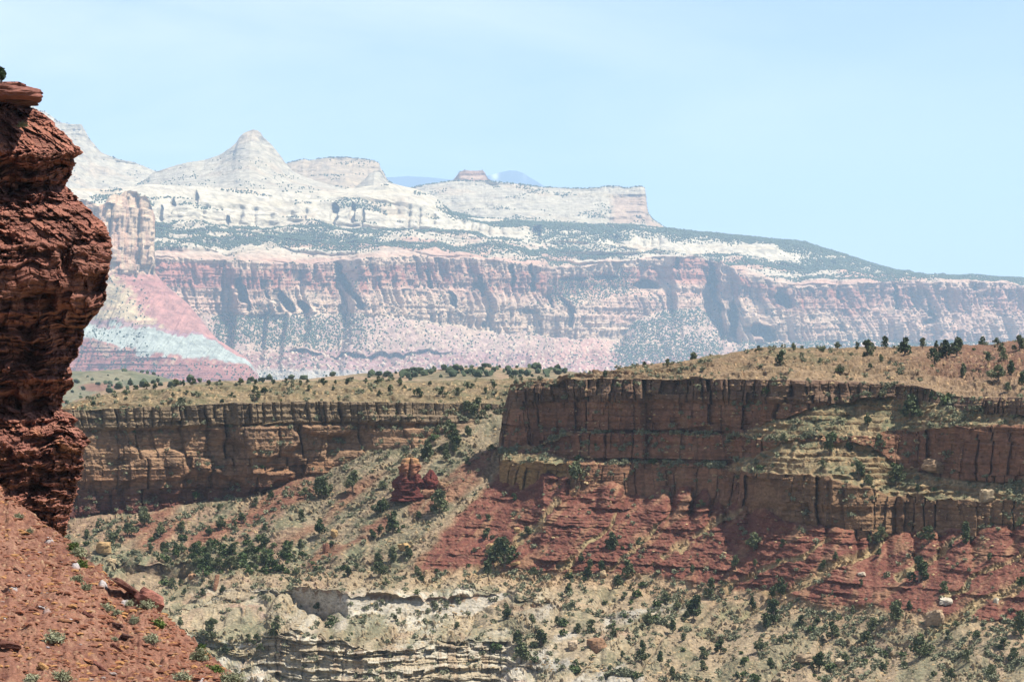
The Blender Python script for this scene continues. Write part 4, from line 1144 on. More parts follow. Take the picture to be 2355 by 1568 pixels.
FRUB = []
fr_m = RNG.random(P.shape[:2]) < 0.05 * sstep(5.02, 5.1, S) * sstep(-0.3, 0.3, noise(X / 60, Y / 80, 0.3, 545)) * sstep(1720, 1600, U0)
FRUB.append(np.concatenate([P[fr_m] * FS, 2.0 + 7.0 * RNG.random((fr_m.sum(), 1)) ** 3], 1))
# ---------------------------------------------------------------- domes and caps on the skyline
def dome(name, sky, base, Ys, depth, seed, label, uspan, n=300, rows=110, pw=1.25, amp=1.0, cap=None, vegd=0.03, seg2=4, tint=None):
    us = np.linspace(uspan[0], uspan[1], n)
    sv = interp(us, sky)
    bv = np.maximum(interp(us, base), sv + 1.5)
    dp = interp(us, depth)
    sv = sv + 0.8 * noise(us / 9, 0.3, 0.3, seed) + 0.5 * noise(us / 3.5, 0.3, 0.3, seed + 1)
    z0 = -(sv - CV) / F * Ys
    zb = -(bv - CV) / F * (Ys - dp)
    rows_ = []
    for t in (1.0, 0.55):
        zz_ = z0 - (z0 - zb + 60) * t
        rows_.append(np.stack([(us - CU) / F * (Ys + 500 * t), np.full(n, Ys + 500 * t), zz_], -1))
    for t in np.linspace(0, 1, rows):
        Yt = Ys - dp * t ** pw
        z = z0 + (zb - z0) * t
        rows_.append(np.stack([(us - CU) / F * Ys * (1 - t) + (us - CU) / F * Yt * t, Yt, z], -1))
    rows_.append(rows_[-1] + np.array([0, -40, -70]))
    P = np.array(rows_)
    T = np.concatenate([[-1, -0.5], np.linspace(0, 1, rows), [1.1]])[:, None] * np.ones((1, n))
    X, Y, Z = P[..., 0].copy(), P[..., 1].copy(), P[..., 2].copy()
    fr = sstep(0.0, 0.08, T)
    zz_ = Z + 4 * noise(X / 90, Y / 120, 0.1, seed + 2)
    P[..., 1] -= fr * amp * (15 * fbm(X / 60, Z / 50, 0.2, 4, seed + 3) + 7 * noise(X / 200, zz_ / 8, 0.3, seed + 4) + 2.5 * noise(X / 120, zz_ / 3, 0.3, seed + 5) + 1.8 * fbm(X / 12, Z / 10, 0, 2, seed + 6))
    c = np.zeros(P.shape, f32) + (FW if tint is None else tint)
    c, b, b2 = slick(P, c, seed + 20)
    nn = normals(P)
    if cap:
        c = cap(P, c, T)
    sheet(name, P * FS, tone(c, 0.80, 1.0), far_mat, label)
    cl = fbm(X / 60, Y / 200, Z / 16, 3, seed + 8)
    veg(P, fr * 0.55 * vegd * sstep(0.3, 0.5, cl + 0.5 * sstep(0.5, 1.0, T)), 2.6, 5.0)
    if vegd > 0.02:
        veg(P, (np.abs(T - 0.01) < 0.012) * (0.12 if vegd > 0.05 else 0.03), 2.6, 4.4)
    return P

dome("dome", [(-700, 250), (-300, 200), (-40, 215), (60, 235), (85, 250), (105, 258), (125, 272), (140, 282), (160, 286), (188, 286), (194, 298), (205, 318), (222, 338), (232, 350), (250, 358), (280, 368), (310, 374), (330, 382), (344, 388), (420, 420)],
     [(-40, 470), (420, 450)], 6900, [(-40, 500), (180, 420), (420, 120)], 600, "broken white rock dome half hidden behind the near cliff", (-700, 420), 520, 120, 1.2, 1.6, vegd=0.03)
dome("dome", [(300, 432), (335, 412), (350, 398), (380, 388), (412, 378), (440, 372), (470, 368), (500, 358), (512, 352), (530, 340), (543, 328), (552, 314), (561, 306), (572, 301), (582, 298), (592, 300), (600, 306), (606, 316), (620, 328), (635, 345), (648, 362), (660, 380), (672, 392), (690, 402), (715, 412), (740, 420), (770, 428), (800, 436)],
     [(300, 440), (800, 445)], 6500, [(300, 150), (450, 400), (580, 470), (700, 360), (800, 180)], 620, "smooth white sandstone dome rising to a pointed nipple summit", (300, 800), 420, 140, 1.25, 0.8, vegd=0.012)
dome("dome", [(640, 384), (665, 374), (685, 370), (700, 366), (712, 370), (730, 366), (760, 362), (800, 362), (835, 366), (852, 368), (862, 370), (872, 376), (876, 388), (884, 400), (890, 414), (905, 424), (940, 440)],
     [(640, 440), (940, 448)], 7000, [(640, 300), (800, 420), (940, 120)], 640, "flat topped tan dome with brush along its crest", (640, 940), 260, 90, 1.2, 1.4, vegd=0.07, tint=lin(214, 188, 150))
dome("dome", [(800, 440), (815, 432), (830, 420), (842, 408), (850, 399), (862, 393), (874, 392), (880, 400), (888, 414), (896, 424), (910, 438)],
     [(800, 444), (910, 444)], 6450, [(800, 60), (862, 220), (910, 60)], 660, "small rounded white knob right of the flat topped dome", (800, 910), 120, 60, 1.3, 0.7, vegd=0.02)
def nosecap(P, c, T):
    u, v = pix(P)
    return mixc(c, sstep(1395, 1420, u) * sstep(0.12, 0.3, T) * sstep(0.95, 0.8, T) * 0.6, lin(206, 162, 128))
dome("dome", [(900, 440), (950, 431), (985, 424), (1020, 419), (1042, 416), (1120, 416), (1150, 419), (1200, 424), (1240, 430), (1290, 432), (1340, 434), (1380, 431), (1402, 427), (1422, 429), (1440, 433), (1460, 429), (1474, 428), (1483, 431), (1486, 448), (1488, 474), (1490, 488), (1500, 504), (1515, 514), (1530, 524), (1560, 534)],
     [(900, 450), (1040, 500), (1200, 520), (1400, 530), (1480, 526), (1560, 536)], 6900, [(900, 200), (1200, 480), (1380, 440), (1400, 300), (1480, 240), (1486, 200), (1560, 100)], 680, "long pale mesa ending in a sheer nose above the far range", (900, 1560), 620, 110, 1.15, 1.6, nosecap, vegd=0.06)
def buttecap(P, c, T):
    return mixc(np.zeros(P.shape, f32) + lin(190, 150, 124), sstep(0.3, 0.45, T) * sstep(0.7, 0.55, T), lin(214, 178, 146))
dome("butte", [(1030, 418), (1042, 414), (1050, 405), (1055, 398), (1060, 394), (1066, 392), (1090, 393), (1111, 392), (1115, 397), (1118, 403), (1122, 411), (1134, 418)],
     [(1030, 424), (1134, 424)], 6935, [(1030, 8), (1080, 40), (1134, 8)], 700, "tiny dark flat topped butte on the pale mesa crest", (1030, 1134), 120, 40, 1.4, 0.6, buttecap, vegd=0.03)

# ---------------------------------------------------------------- banded tower and its clay slope, nearer than the range
us = np.concatenate([np.linspace(-700, 20, 260, endpoint=False), np.linspace(20, 352, 330, endpoint=False), np.linspace(352, 360, 14, endpoint=False), np.linspace(360, 640, 260)])
rim = [(20, 478), (150, 470), (175, 456), (200, 462), (225, 470), (240, 468), (250, 452), (262, 446), (275, 448), (286, 440), (300, 438), (316, 441), (322, 452), (335, 450), (344, 462), (350, 478), (354, 498), (355.5, 560), (357, 629), (375, 648), (400, 671), (425, 692), (438, 703), (444, 712), (462, 734), (480, 757), (500, 780), (520, 793), (545, 808), (565, 820), (580, 832), (588, 850), (596, 868), (606, 886), (640, 900)]
bs = [(20, 612), (200, 622), (250, 627), (300, 631), (355, 630), (357, 632), (640, 902)]
basev = [(u, max(np.interp(u, *zip(*bs)) if u < 357 else 0, np.interp(u, *zip(*rim)) + 2)) for u in np.linspace(20, 640, 200)]
g1 = [(20, 730), (195, 750), (250, 757), (286, 752), (330, 764), (370, 762), (400, 776), (440, 768), (471, 776), (510, 786), (538, 798), (582, 836), (640, 904)]
g2 = [(20, 768), (188, 775), (230, 786), (269, 799), (320, 805), (370, 813), (440, 824), (505, 829), (572, 842), (640, 906)]
lw = lambda k, d: [(u, max(np.interp(u, *zip(*k)), np.interp(u, *zip(*rim)) + d)) for u in np.linspace(20, 640, 250)]
keys = [
    ([(20, 930), (640, 930)], [(20, 5100), (640, 4750)]),
    (off(10, rim), [(20, 4760), (356, 4690), (640, 4640)]),
    (rim, [(20, 4470), (240, 4520), (356, 4600), (640, 4560)]), (basev, [(20, 4435), (240, 4490), (356, 4580), (640, 4556)]),
    (lw(g1, 6), [(20, 4450), (356, 4450), (582, 4520), (640, 4545)]), (lw(g2, 10), [(20, 4420), (356, 4405), (582, 4500), (640, 4530)]),
    (lw([(20, 888), (640, 892)], 14), [(20, 4330), (582, 4400), (640, 4440)]), ([(20, 935), (640, 935)], [(20, 4250), (640, 4300)]),
]
P, S = loft(keys, us, [4, 6, 110, 80, 36, 60, 10], wob=[0, 0, 2.0, 2, 5, 3, 0, 0], seed=560)
U0 = np.repeat(us[None], P.shape[0], 0)
X, Y, Z = P[..., 0].copy(), P[..., 1].copy(), P[..., 2].copy()
tow = sstep(1.98, 2.04, S) * sstep(3.02, 2.97, S) * sstep(357.5, 355, U0)
a = X
r1, e1, z1_ = blocks(a, Z, 14, 80, 562)
r2, e2, z2_ = blocks(a, Z, 5, 15, 563)
rl = (r1 - 0.5) * 18 + (r2 - 0.5) * 7 - 2 * np.exp(-(e1 / 0.06) ** 2) + 6 * fbm(a / 18, Z / 30, 0.3, 3, 564) + 2 * noise(a / 60, Z / 5, 0.3, 565)
P = P + (tow * rl)[..., None] * np.array([0.3, -0.95, 0])
sl = sstep(2.98, 3.05, S)
gl = np.abs(noise((X - 0.35 * Z) / 17, Z / 120, 0.5, 566))
P[..., 1] += sl * (7 * np.exp(-(gl / 0.2) ** 2) + 5 * fbm(X / 40, Z / 30, 0, 3, 567)) * sstep(3.0, 3.4, S)
rl2 = np.abs(noise((X - 0.5 * Z) / 5.5, Z / 60, 0.5, 575))
P[..., 1] += sl * sstep(3.0, 3.3, S) * 3.0 * np.exp(-(rl2 / 0.2) ** 2)
P[..., 2] += sl * 1.0 * fbm(X / 7, Y / 10, 0, 3, 568)
ledg = noise(X / 80, Z / 2.2, 0.3, 569)
P[..., 1] += sl * sstep(4.95, 5.1, S) * 4 * ledg
nz = fbm(X / 25, Z / 12, 0.3, 3, 570) + 0.9 * noise((X - 0.5 * Z) / 5.0, Z / 45, 0.2, 576)
c = np.zeros(P.shape, f32) + lin(222, 190, 154)
c = mixc(c, tow * sstep(0.0, 0.5, fbm(a / 7, Z / 50, 0.3, 3, 571)) * 0.6, lin(206, 152, 122))
c = mixc(c, tow * sstep(0.1, 0.5, fbm(a / 4, Z / 40, 0.9, 3, 572)) * 0.45, lin(186, 138, 116))
c = mixc(c, sstep(1.0, 1.6, S) * sstep(2.0, 1.97, S), FW)
ct = np.zeros(P.shape, f32) + lin(206, 182, 142)
ct = mixc(ct, sstep(-12, 14, (U0 - 250) - 0.9 * (CV - Z / Y * F - 628) + 30 * nz), lin(188, 132, 118))
ct = mixc(ct, sstep(0.15, 0.4, noise(X / 150, Z / 6, 0.4, 573)) * 0.5, lin(168, 108, 100))
ct = ct * (1 + 0.16 * noise((X - 0.5 * Z) / 3.5, Z / 40, 0.6, 577) + 0.12 * noise(X / 90, Z / 2.5, 0.6, 578))[..., None]
ct = mixc(ct, sstep(0.15, 0.5, fbm(X / 4, Z / 3, 0.4, 2, 574)) * sstep(300, 260, U0) * 0.5, lin(150, 140, 106))
ct = mixc(ct, sstep(3.96, 4.03, S + 0.12 * nz), lin(178, 184, 172))
ct = mixc(ct, sstep(3.85, 3.92, S + 0.1 * nz) * sstep(4.02, 3.98, S + 0.12 * nz) * 0.8, lin(170, 130, 136))
ct = mixc(ct, sstep(4.9, 5.05, S + 0.15 * nz), lin(168, 106, 92))
ct = mixc(ct, sstep(5.0, 5.1, S) * sstep(0.15, 0.5, ledg) * 0.5, lin(146, 88, 78))
ct = mixc(ct, sstep(4.95, 5.05, S) * sstep(5.4, 5.2, S) * sstep(0.1, 0.4, nz) * 0.6, lin(200, 172, 140))
m = sstep(2.97, 3.02, S) * 1.0
m = np.maximum(m, sstep(356, 358, U0))
c = c * (1 - m)[..., None] + ct * m[..., None]
sheet("tower_and_clay_slope", P * FS, tone(c, 1.05, 0.95), far_mat, "pink rock tower over purple slopes with a pale grey green clay band")
veg(P, sl * 0.005 * (U0 < 340) + sstep(5.0, 5.2, S) * 0.006 + sstep(1.2, 1.5, S) * sstep(2, 1.9, S) * 0.05, 2.2, 4.4)

# ---------------------------------------------------------------- blue mountain on the horizon
us = np.linspace(600, 1500, 260)
msky = [(600, 440), (800, 420), (860, 412), (900, 408), (940, 406), (980, 408), (1020, 412), (1060, 414), (1100, 410), (1125, 403), (1150, 397), (1172, 392), (1188, 393), (1205, 400), (1225, 412), (1250, 428), (1300, 446), (1500, 500)]
keys = [([(600, 815), (1500, 815)], [(600, 30000), (1500, 30000)]), (msky, [(600, 24000), (1500, 24000)]), ([(600, 830), (1500, 830)], [(600, 20500), (1500, 20500)])]
P, S = loft(keys, us, [20, 80], wob=[0, 1.5, 0], seed=590)
U_m = np.repeat(us[None], P.shape[0], 0)
gl = np.abs(noise(P[..., 0] / 350, P[..., 2] / 2500, 0.3, 591))
P[..., 1] += sstep(1.0, 1.1, S) * (500 * np.exp(-(gl / 0.2) ** 2) + 200 * fbm(P[..., 0] / 400, P[..., 2] / 300, 0, 3, 592))
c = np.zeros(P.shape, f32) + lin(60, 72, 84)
sn = sstep(1035, 1080, P[..., 2]) * sstep(1120, 1150, U_m) * sstep(0.1, 0.3, noise(P[..., 0] / 90, P[..., 2] / 900, 0.3, 593) + 0.05)
c = mixc(c, sn, lin(240, 244, 250))
mtn_mat = rock_material("mountain rock", 0.004, 0.3, 60.0, var=0.25)
sheet("mountain", P * 1.5, c, mtn_mat, "faint blue snow streaked mountain on the horizon")

# far woodland as one mass of small crowns
ico = np.array([[0, 0, 1.0], [.894, 0, .447], [.276, .851, .447], [-.724, .526, .447], [-.724, -.526, .447], [.276, -.851, .447], [.724, .526, -.447], [-.276, .851, -.447], [-.894, 0, -.447], [-.276, -.851, -.447], [.724, -.526, -.447], [0, 0, -1.0]])
icot = np.array([[0, 1, 2], [0, 2, 3], [0, 3, 4], [0, 4, 5], [0, 5, 1], [1, 6, 2], [2, 7, 3], [3, 8, 4], [4, 9, 5], [5, 10, 1], [2, 6, 7], [3, 7, 8], [4, 8, 9], [5, 9, 10], [1, 10, 6], [6, 11, 7], [7, 11, 8], [8, 11, 9], [9, 11, 10], [10, 11, 6]])

def crowns(name, pts, mat, label, wide=1.15, cat=None):
    n = len(pts)
    h = pts[:, 3]
    s = RNG.uniform(0.55, 1.35, (n, 12, 1))
    sc = np.stack([h * wide * RNG.uniform(0.7, 1.2, n) * 0.5, h * wide * RNG.uniform(0.7, 1.2, n) * 0.5, h * 0.55], -1)
    V = ico[None] * s * sc[:, None] + pts[:, None, :3] + np.stack([h * 0, h * 0, h * 0.42], -1)[:, None]
    T = icot[None] + (np.arange(n) * 12)[:, None, None]
    me = raw_mesh(name, V.reshape(-1, 3), tris=T.reshape(-1, 3), mat=mat)
    o = bpy.data.objects.new(name, me)
    COL.objects.link(o)
    o['kind'] = 'stuff'
    o['label'] = label
    return o
def rubble(name, pts, size, mat, col, label, flat=0.8):
    n = len(pts)
    s = RNG.uniform(0.6, 1.25, (n, 12, 1))
    sc = np.stack([size * RNG.uniform(0.7, 1.5, n), size * RNG.uniform(0.6, 1.2, n), size * flat * RNG.uniform(0.6, 1.1, n)], -1) * 0.5
    V = ico[None] * s * sc[:, None] + pts[:, None, :]
    T = icot[None] + (np.arange(n) * 12)[:, None, None]
    cc = np.repeat(np.asarray(col, f32)[None] * RNG.uniform(0.7, 1.15, (n, 1)), 12, axis=0) if np.ndim(col) == 1 else np.repeat(col, 12, axis=0)
    o = bpy.data.objects.new(name, raw_mesh(name, V.reshape(-1, 3), tris=T.reshape(-1, 3), mat=mat, col=np.clip(cc, 0.01, 0.85)))
    COL.objects.link(o)
    o['kind'] = 'stuff'
    o['label'] = label
far_rub = np.concatenate(FRUB)
rubble("rubble", far_rub[:, :3], far_rub[:, 3], far_mat, lin(222, 200, 172), "pale fallen blocks strewn over the slopes under the far wall")
far_leaf = leaf_material("far juniper", (0.035, 0.055, 0.03), (0.075, 0.095, 0.05), 0.05)
FV = np.concatenate(FVEG)
crowns("distant_woodland", FV, far_leaf, "dark juniper and pinyon woodland dotting the benches of the far range")
print("far trees", len(FV))
# ================================================================ find what the ground is under a plan position
BW, BH = 1178, 784
buf = np.full(BW * BH, -1, np.int64)
allP = np.concatenate([s[1] for s in SHEETS])
allN = np.concatenate([s[2] for s in SHEETS])
shid = np.concatenate([np.full(len(s[1]), i, np.int16) for i, s in enumerate(SHEETS)])
pu, pv = pix(allP)
bi, bj = (pu / 2).astype(np.int64), (pv / 2).astype(np.int64)
ok = (bi >= 0) & (bi < BW) & (bj >= 0) & (bj < BH) & (allP[:, 1] > 10)
ids = np.nonzero(ok)[0]
o_ = np.argsort(-allP[ids, 1], kind='stable')
ids = ids[o_]
buf[bj[ids] * BW + bi[ids]] = ids
SNAME = [s[0] for s in SHEETS]

def ground(u, v, names=None, maxY=None, search=14):
    """surface point seen at plan (u, v): looks straight down the picture column if the spot itself is empty"""
    for k in range(search):
        for dv in (k, -k):
            i, j = int(u / 2), int(v / 2) + dv
            if 0 <= i < BW and 0 <= j < BH:
                b = buf[j * BW + i]
                if b >= 0 and (maxY is None or allP[b, 1] < maxY) and (names is None or SNAME[shid[b]] in names):
                    return allP[b], allN[b]
    return None

# ================================================================ plants
jun_leaf = leaf_material("juniper leaf", (0.040, 0.058, 0.024), (0.130, 0.142, 0.070), 1.2)
jun_bark = leaf_material("juniper bark", (0.080, 0.060, 0.044), (0.160, 0.128, 0.096), 4.0)
sage_leaf = leaf_material("sagebrush leaf", (0.11, 0.12, 0.07), (0.24, 0.24, 0.15), 3.0)
green_leaf = leaf_material("green shrub leaf", (0.048, 0.080, 0.018), (0.120, 0.160, 0.040), 5.0)
grey_leaf = leaf_material("grey shrub leaf", (0.160, 0.168, 0.096), (0.304, 0.304, 0.192), 6.0)

def leaf_quads(C, size, rng, up=0.3, aspect=1.0):
    """small randomly turned leaf sprays at centres C"""
    n = len(C)
    d = rng.normal(size=(n, 3))
    d[:, 2] = d[:, 2] * (1 - up) + up * np.abs(d[:, 2]) * 1.5
    d /= np.linalg.norm(d, axis=1, keepdims=True)
    r = rng.normal(size=(n, 3))
    w = np.cross(d, r)
    w /= np.linalg.norm(w, axis=1, keepdims=True) + 1e-9
    s = (size * rng.uniform(0.6, 1.4, n))[:, None]
    a_, b_ = d * s * 0.5 * aspect, w * s * 0.5
    mid = np.cross(d, w) * s * 0.18
    V = np.stack([C - a_ - 0.6 * b_, C + b_ * 0.9 + mid, C + a_ * 1.1, C - b_ * 0.9 + mid], 1)
    return V.reshape(-1, 3), np.arange(n * 4, dtype=np.int32).reshape(n, 4)

def tube(path, rad, k=6):
    path = np.asarray(path, float)
    V, Q = [], []
    for i, p in enumerate(path):
        t = path[min(i + 1, len(path) - 1)] - path[max(i - 1, 0)]
        t /= np.linalg.norm(t) + 1e-9
        s = np.cross(t, [0.3, 0.9, 0.1])
        s /= np.linalg.norm(s)
        b = np.cross(t, s)
        for j in range(k):
            an = 2 * math.pi * j / k
            V.append(p + rad[i] * (math.cos(an) * s + math.sin(an) * b))
    for i in range(len(path) - 1):
        for j in range(k):
            j2 = (j + 1) % k
            Q.append([i * k + j, i * k + j2, (i + 1) * k + j2, (i + 1) * k + j])
    return np.array(V), np.array(Q, np.int32)

def join(parts):
    V, Q, o = [], [], 0
    for v, q in parts:
        V.append(v)
        Q.append(q + o)
        o += len(v)
    return np.concatenate(V), np.concatenate(Q)

def juniper_meshes(seed, n, lobes, wide, leaf, tall=1.0):
    """unit-height tree: (crown mesh, trunk mesh)"""
    rng = np.random.default_rng(seed)
    cent, rad = [], []
    for i in range(lobes):
        an = rng.uniform(0, 6.28)
        hh = rng.uniform(0.2 + 0.14 * (seed % 2), 0.88)
        r = wide * 0.5 * rng.uniform(0.15, 0.75) * (1.15 - 0.75 * hh)
        cent.append([r * math.cos(an), r * math.sin(an), hh])
        rad.append(rng.uniform(0.13, 0.25) * (1.2 - 0.5 * hh))
    cent.append([0.02, 0, 0.85]); rad.append(0.14)
    cent, rad = np.array(cent), np.array(rad)
    k = rng.integers(0, len(cent), n)
    d = rng.normal(size=(n, 3))
    d /= np.linalg.norm(d, axis=1, keepdims=True)
    C = cent[k] + d * (rad[k] * rng.uniform(0.45, 1.08, n) ** 0.6)[:, None] * np.array([wide * 0.95, wide * 0.95, 0.9])
    C[:, 2] = np.maximum(C[:, 2], 0.05 + 0.05 * rng.random(n))
    V, Q = leaf_quads(C, leaf, rng)
    cr = raw_mesh("juniper crown", V, quads=Q, mat=jun_leaf)
    parts = [tube([[0, 0, -0.08], [0.02, 0.01, 0.12], [-0.02, 0.02, 0.3], [0.02, 0, 0.62]], [0.05, 0.042, 0.032, 0.012])]
    for i in range(5):
        c_ = cent[i % len(cent)]
        b0 = rng.uniform(0.08, 0.3)
        parts.append(tube([[0, 0.01, b0], [c_[0] * 0.5, c_[1] * 0.5, (b0 + c_[2]) / 2 - 0.03], list(c_)], [0.026, 0.018, 0.006], 5))
    V, Q = join(parts)
    tk = raw_mesh("juniper trunk", V, quads=Q, mat=jun_bark)
    return cr, tk

JBIG = [juniper_meshes(900 + i, 620, 7 + i % 4, [1.15, 0.95, 1.3, 0.85, 1.05, 1.4, 0.75, 1.2][i], 0.105) for i in range(8)]
JSML = [juniper_meshes(950 + i, 200, 6, [1.2, 1.0, 1.4, 0.9, 1.1, 1.3][i], 0.18) for i in range(6)]

TREES = """
1535 842 16;1595 838 24;1744 808 12;1825 805 15;1795 837 28;1893 808 10;1926 803 15;1970 803 14;1992 825 36;2005 802 12;2034 803 26;2080 815 34;2122 800 21;2152 800 16
2148 831 28;2174 822 36;2200 818 34;2203 801 22;2258 811 30;2292 792 14;2303 808 20;2273 835 22;2308 828 18;2345 805 30;2214 865 26;2295 874 32;2325 859 28;2350 885 26
2317 903 20;1930 859 20;2000 848 12;2025 833 15;1887 833 9;2093 965 50;2115 962 18;1994 977 24;2104 932 18;2143 918 18;1390 868 16;1483 843 11
918 887 14;852 902 10;873 911 12;1016 908 18;1052 908 16;1074 893 13;1085 893 10;1119 902 13;1137 892 14;965 913 18;952 902 9;988 886 10;898 901 14;931 894 8
1075 950 26;1099 957 36;1040 1020 40;1046 1022 30;1005 1001 20;1075 1001 20;983 1052 38;1027 1037 16;1044 1041 20;1026 1061 24;1029 985 18;1010 1036 12;1003 1017 12;1130 1037 14;1076 1069 16
215 932 10;414 926 12;397 910 8;431 907 9;453 909 9;510 929 10;532 912 10;585 902 14;609 905 14;592 912 14;656 897 12;710 897 11;767 897 9;723 906 6;644 922 6
310 902 14;336 893 14;357 890 12;404 886 14;421 885 12;444 885 14;505 884 11;552 884 14;589 882 10;656 884 14;744 884 14;707 881 8;286 906 10;262 908 9;800 882 12;690 884 10;630 883 9;480 884 10;840 880 11;870 880 14;770 882 9
333 1208 38;225 1215 14;198 1236 18;256 1253 26;269 1240 20;293 1230 26;368 1233 28;417 1223 22;508 1216 26;481 1230 20;555 1203 22;542 1216 16;589 1163 18;622 1146 18;505 1173 14;733 1142 40;700 1142 20
693 1193 20;609 1220 16;606 1253 24;569 1243 14;377 1263 16;347 1270 18;404 1273 22;417 1270 20;448 1277 26;481 1273 26;535 1273 22;481 1300 24;505 1307 24;528 1307 26;545 1307 20;451 1303 22;572 1277 26;586 1303 24;606 1297 24;656 1280 24;690 1260 20;629 1310 22;680 1320 14
394 1351 20;414 1347 14;424 1371 16;464 1371 16;511 1367 18;488 1465 38;414 1441 20;633 1468 34;636 1438 20;589 1478 20;569 1478 18;518 1502 20;601 1499 18;760 1478 16;730 1404 18
1010 1179 46;885 1173 24;902 1226 44;875 1181 28;811 1128 40;740 1145 44;735 1229 30;875 1223 16;855 1236 18;902 1290 30;868 1290 18;801 1327 22;818 1310 16;875 1320 26;889 1344 14;956 1320 18;969 1337 16;936 1283 24
1161 1300 56;1137 1290 36;1121 1324 32;1121 1239 22;1121 1196 12;1212 1233 20;1228 1327 20;1323 1105 38;1180 1149 14;1336 1293 20;1356 1307 20;1383 1313 22;1350 1334 26;1444 1327 36;1407 1260 34;1471 1250 14;1420 1350 26
1306 1367 24;1165 1421 26;1222 1434 22;1188 1485 32;1245 1488 36;1198 1522 40;1360 1451 24;1491 1438 26;1434 1377 14;1451 1357 12;909 1428 12;1050 1445 14;1477 1495 20;1474 1522 26;1410 1465 20
1735 1264 36;1691 1308 28;1593 1319 18;1637 1363 32;1531 1382 22;1557 1400 20;1601 1415 40;1579 1426 20;1795 1370 38;1777 1374 22;1893 1304 16;1729 1396 22;1781 1429 44;1762 1444 30;1843 1440 24;1913 1466 34;1961 1411 18;1880 1433 16
2060 1433 46;2005 1448 26;1990 1477 22;2115 1337 50;2023 1246 32;1998 1249 16;2137 1246 34;2222 1246 42;2020 1279 16;1799 1257 16;1920 1286 16;2170 1363 24;2185 1260 10;2277 1286 14;1979 1348 16;1737 1301 14;2343 1213 22;2347 1462 50;2178 1470 20
2115 1514 44;1884 1540 36;1942 1529 22;2222 1525 28;2306 1492 22;2328 1521 28;2277 1558 28;2247 1466 14;1748 1499 28;1656 1499 26;1615 1510 24;1546 1455 26;1571 1473 16;1516 1521 22;1546 1558 24;1615 1540 20;1707 1532 14;1770 1536 22;1832 1540 16;2078 1536 14;2189 1562 24
1975 1099 34;1998 1113 20;2060 1110 36;2020 1040 36;1891 1080 20;1906 1040 38;1950 1036 18;2108 1132 18;1612 1165 14;1803 1014 16
"""
ZONES = [  # (name of the place, test) in order
    ("on the skyline of the right mesa top", lambda u, v: u > 1380 and v < 812),
    ("on the right mesa top below its skyline", lambda u, v: u > 1380 and v < 910),
    ("on the green bench amid the right mesa's cliffs", lambda u, v: u > 1780 and v < 1140),
    ("along the far edge of the left mesa top", lambda u, v: u < 1160 and v < 888),
    ("on the left mesa top above its rim", lambda u, v: u < 1160 and v < 934),
    ("on the stony slope below the left mesa's end", lambda u, v: 820 < u < 1140 and v < 1100),
    ("on the pale slope left of the twin red spires", lambda u, v: 640 < u < 930 and v < 1260),
    ("at the foot of the left mesa's shaded cliff", lambda u, v: u <= 640 and v < 1262),
    ("in the green thicket on the canyon floor", lambda u, v: u <= 720 and v < 1335),
    ("among the white ledges right of the near slope", lambda u, v: u <= 780),
    ("on the tan gully beside the red ledges", lambda u, v: u < 1110 and v < 1350),
    ("on the red ledges below the dark wall", lambda u, v: u < 1500 and v < 1300),
    ("on the tan foot of the red ledges", lambda u, v: u < 1500 and v < 1380),
    ("on the low white cliff's ledges", lambda u, v: u < 1500),
    ("on the right-hand red ledges", lambda u, v: v < 1345),
    ("on the tan strip under the right-hand red ledges", lambda u, v: v < 1450),
    ("on the stony ground lowest on the slope", lambda u, v: True),
]
ORD = ["leftmost", "second from the left", "third from the left", "fourth from the left", "fifth from the left", "sixth from the left", "seventh from the left", "eighth from the left", "ninth from the left", "tenth from the left"]
def ordinal(i, n):
    if n == 1:
        return "only"
    if i < 10 and i <= n // 2:
        return ORD[i]
    k = n - 1 - i
    if k == 0:
        return "rightmost"
    words = ["", "second", "third", "fourth", "fifth", "sixth", "seventh", "eighth", "ninth", "tenth", "eleventh", "twelfth", "thirteenth", "fourteenth", "fifteenth", "sixteenth"]
    if k < 16:
        return words[k] + " from the right"
    return ["eleventh", "twelfth", "thirteenth", "fourteenth", "fifteenth", "sixteenth", "seventeenth", "eighteenth", "nineteenth", "twentieth"][i - 10] + " from the left"

def by_zone(items, zones):
    g = {}
    for t in items:
        for k, (nm, fn) in enumerate(zones):
            if fn(t[0], t[1]):
                g.setdefault(k, []).append(t)
                break
    for k in sorted(g):
        rows = sorted(g[k], key=lambda t: t[0])
        for i, t in enumerate(rows):
            yield t, zones[k][0], i, len(rows)

MIDN = ("mesa_cliff", "canyon_slope")
spots = []
for ln in TREES.strip().replace("\n", ";").split(";"):
    u, v, h = (float(q) for q in ln.split())
    spots.append((u, v, h))
# a few more small ones where the hillside is dotted with them
rg = random.Random(21)
tries = 0
while len(spots) < 292 and tries < 4000:
    tries += 1
    u, v = rg.uniform(1250, 2345), rg.uniform(1400, 1562)
    if rg.random() < 0.4:
        u, v = rg.uniform(560, 980), rg.uniform(1090, 1290)
    h = rg.uniform(9, 19)
    if all(math.hypot(u - a_[0], v - a_[1]) > 0.55 * (h + a_[2]) + 8 for a_ in spots) and v > 1000:
        g_ = ground(u, v, MIDN, 1100, 1)
        if g_ is not None and g_[1][2] > 0.35:
            spots.append((u, v, h))

def copy_thing(o, kids, loc, sc, rz, label, group):
    c = o.copy()
    COL.objects.link(c)
    c.location, c.rotation_euler, c.scale = loc, (0, 0, rz), sc
    c['label'] = label
    c['group'] = group
    for k in kids:
        d = k.copy()
        COL.objects.link(d)
        d.parent = c
    return c

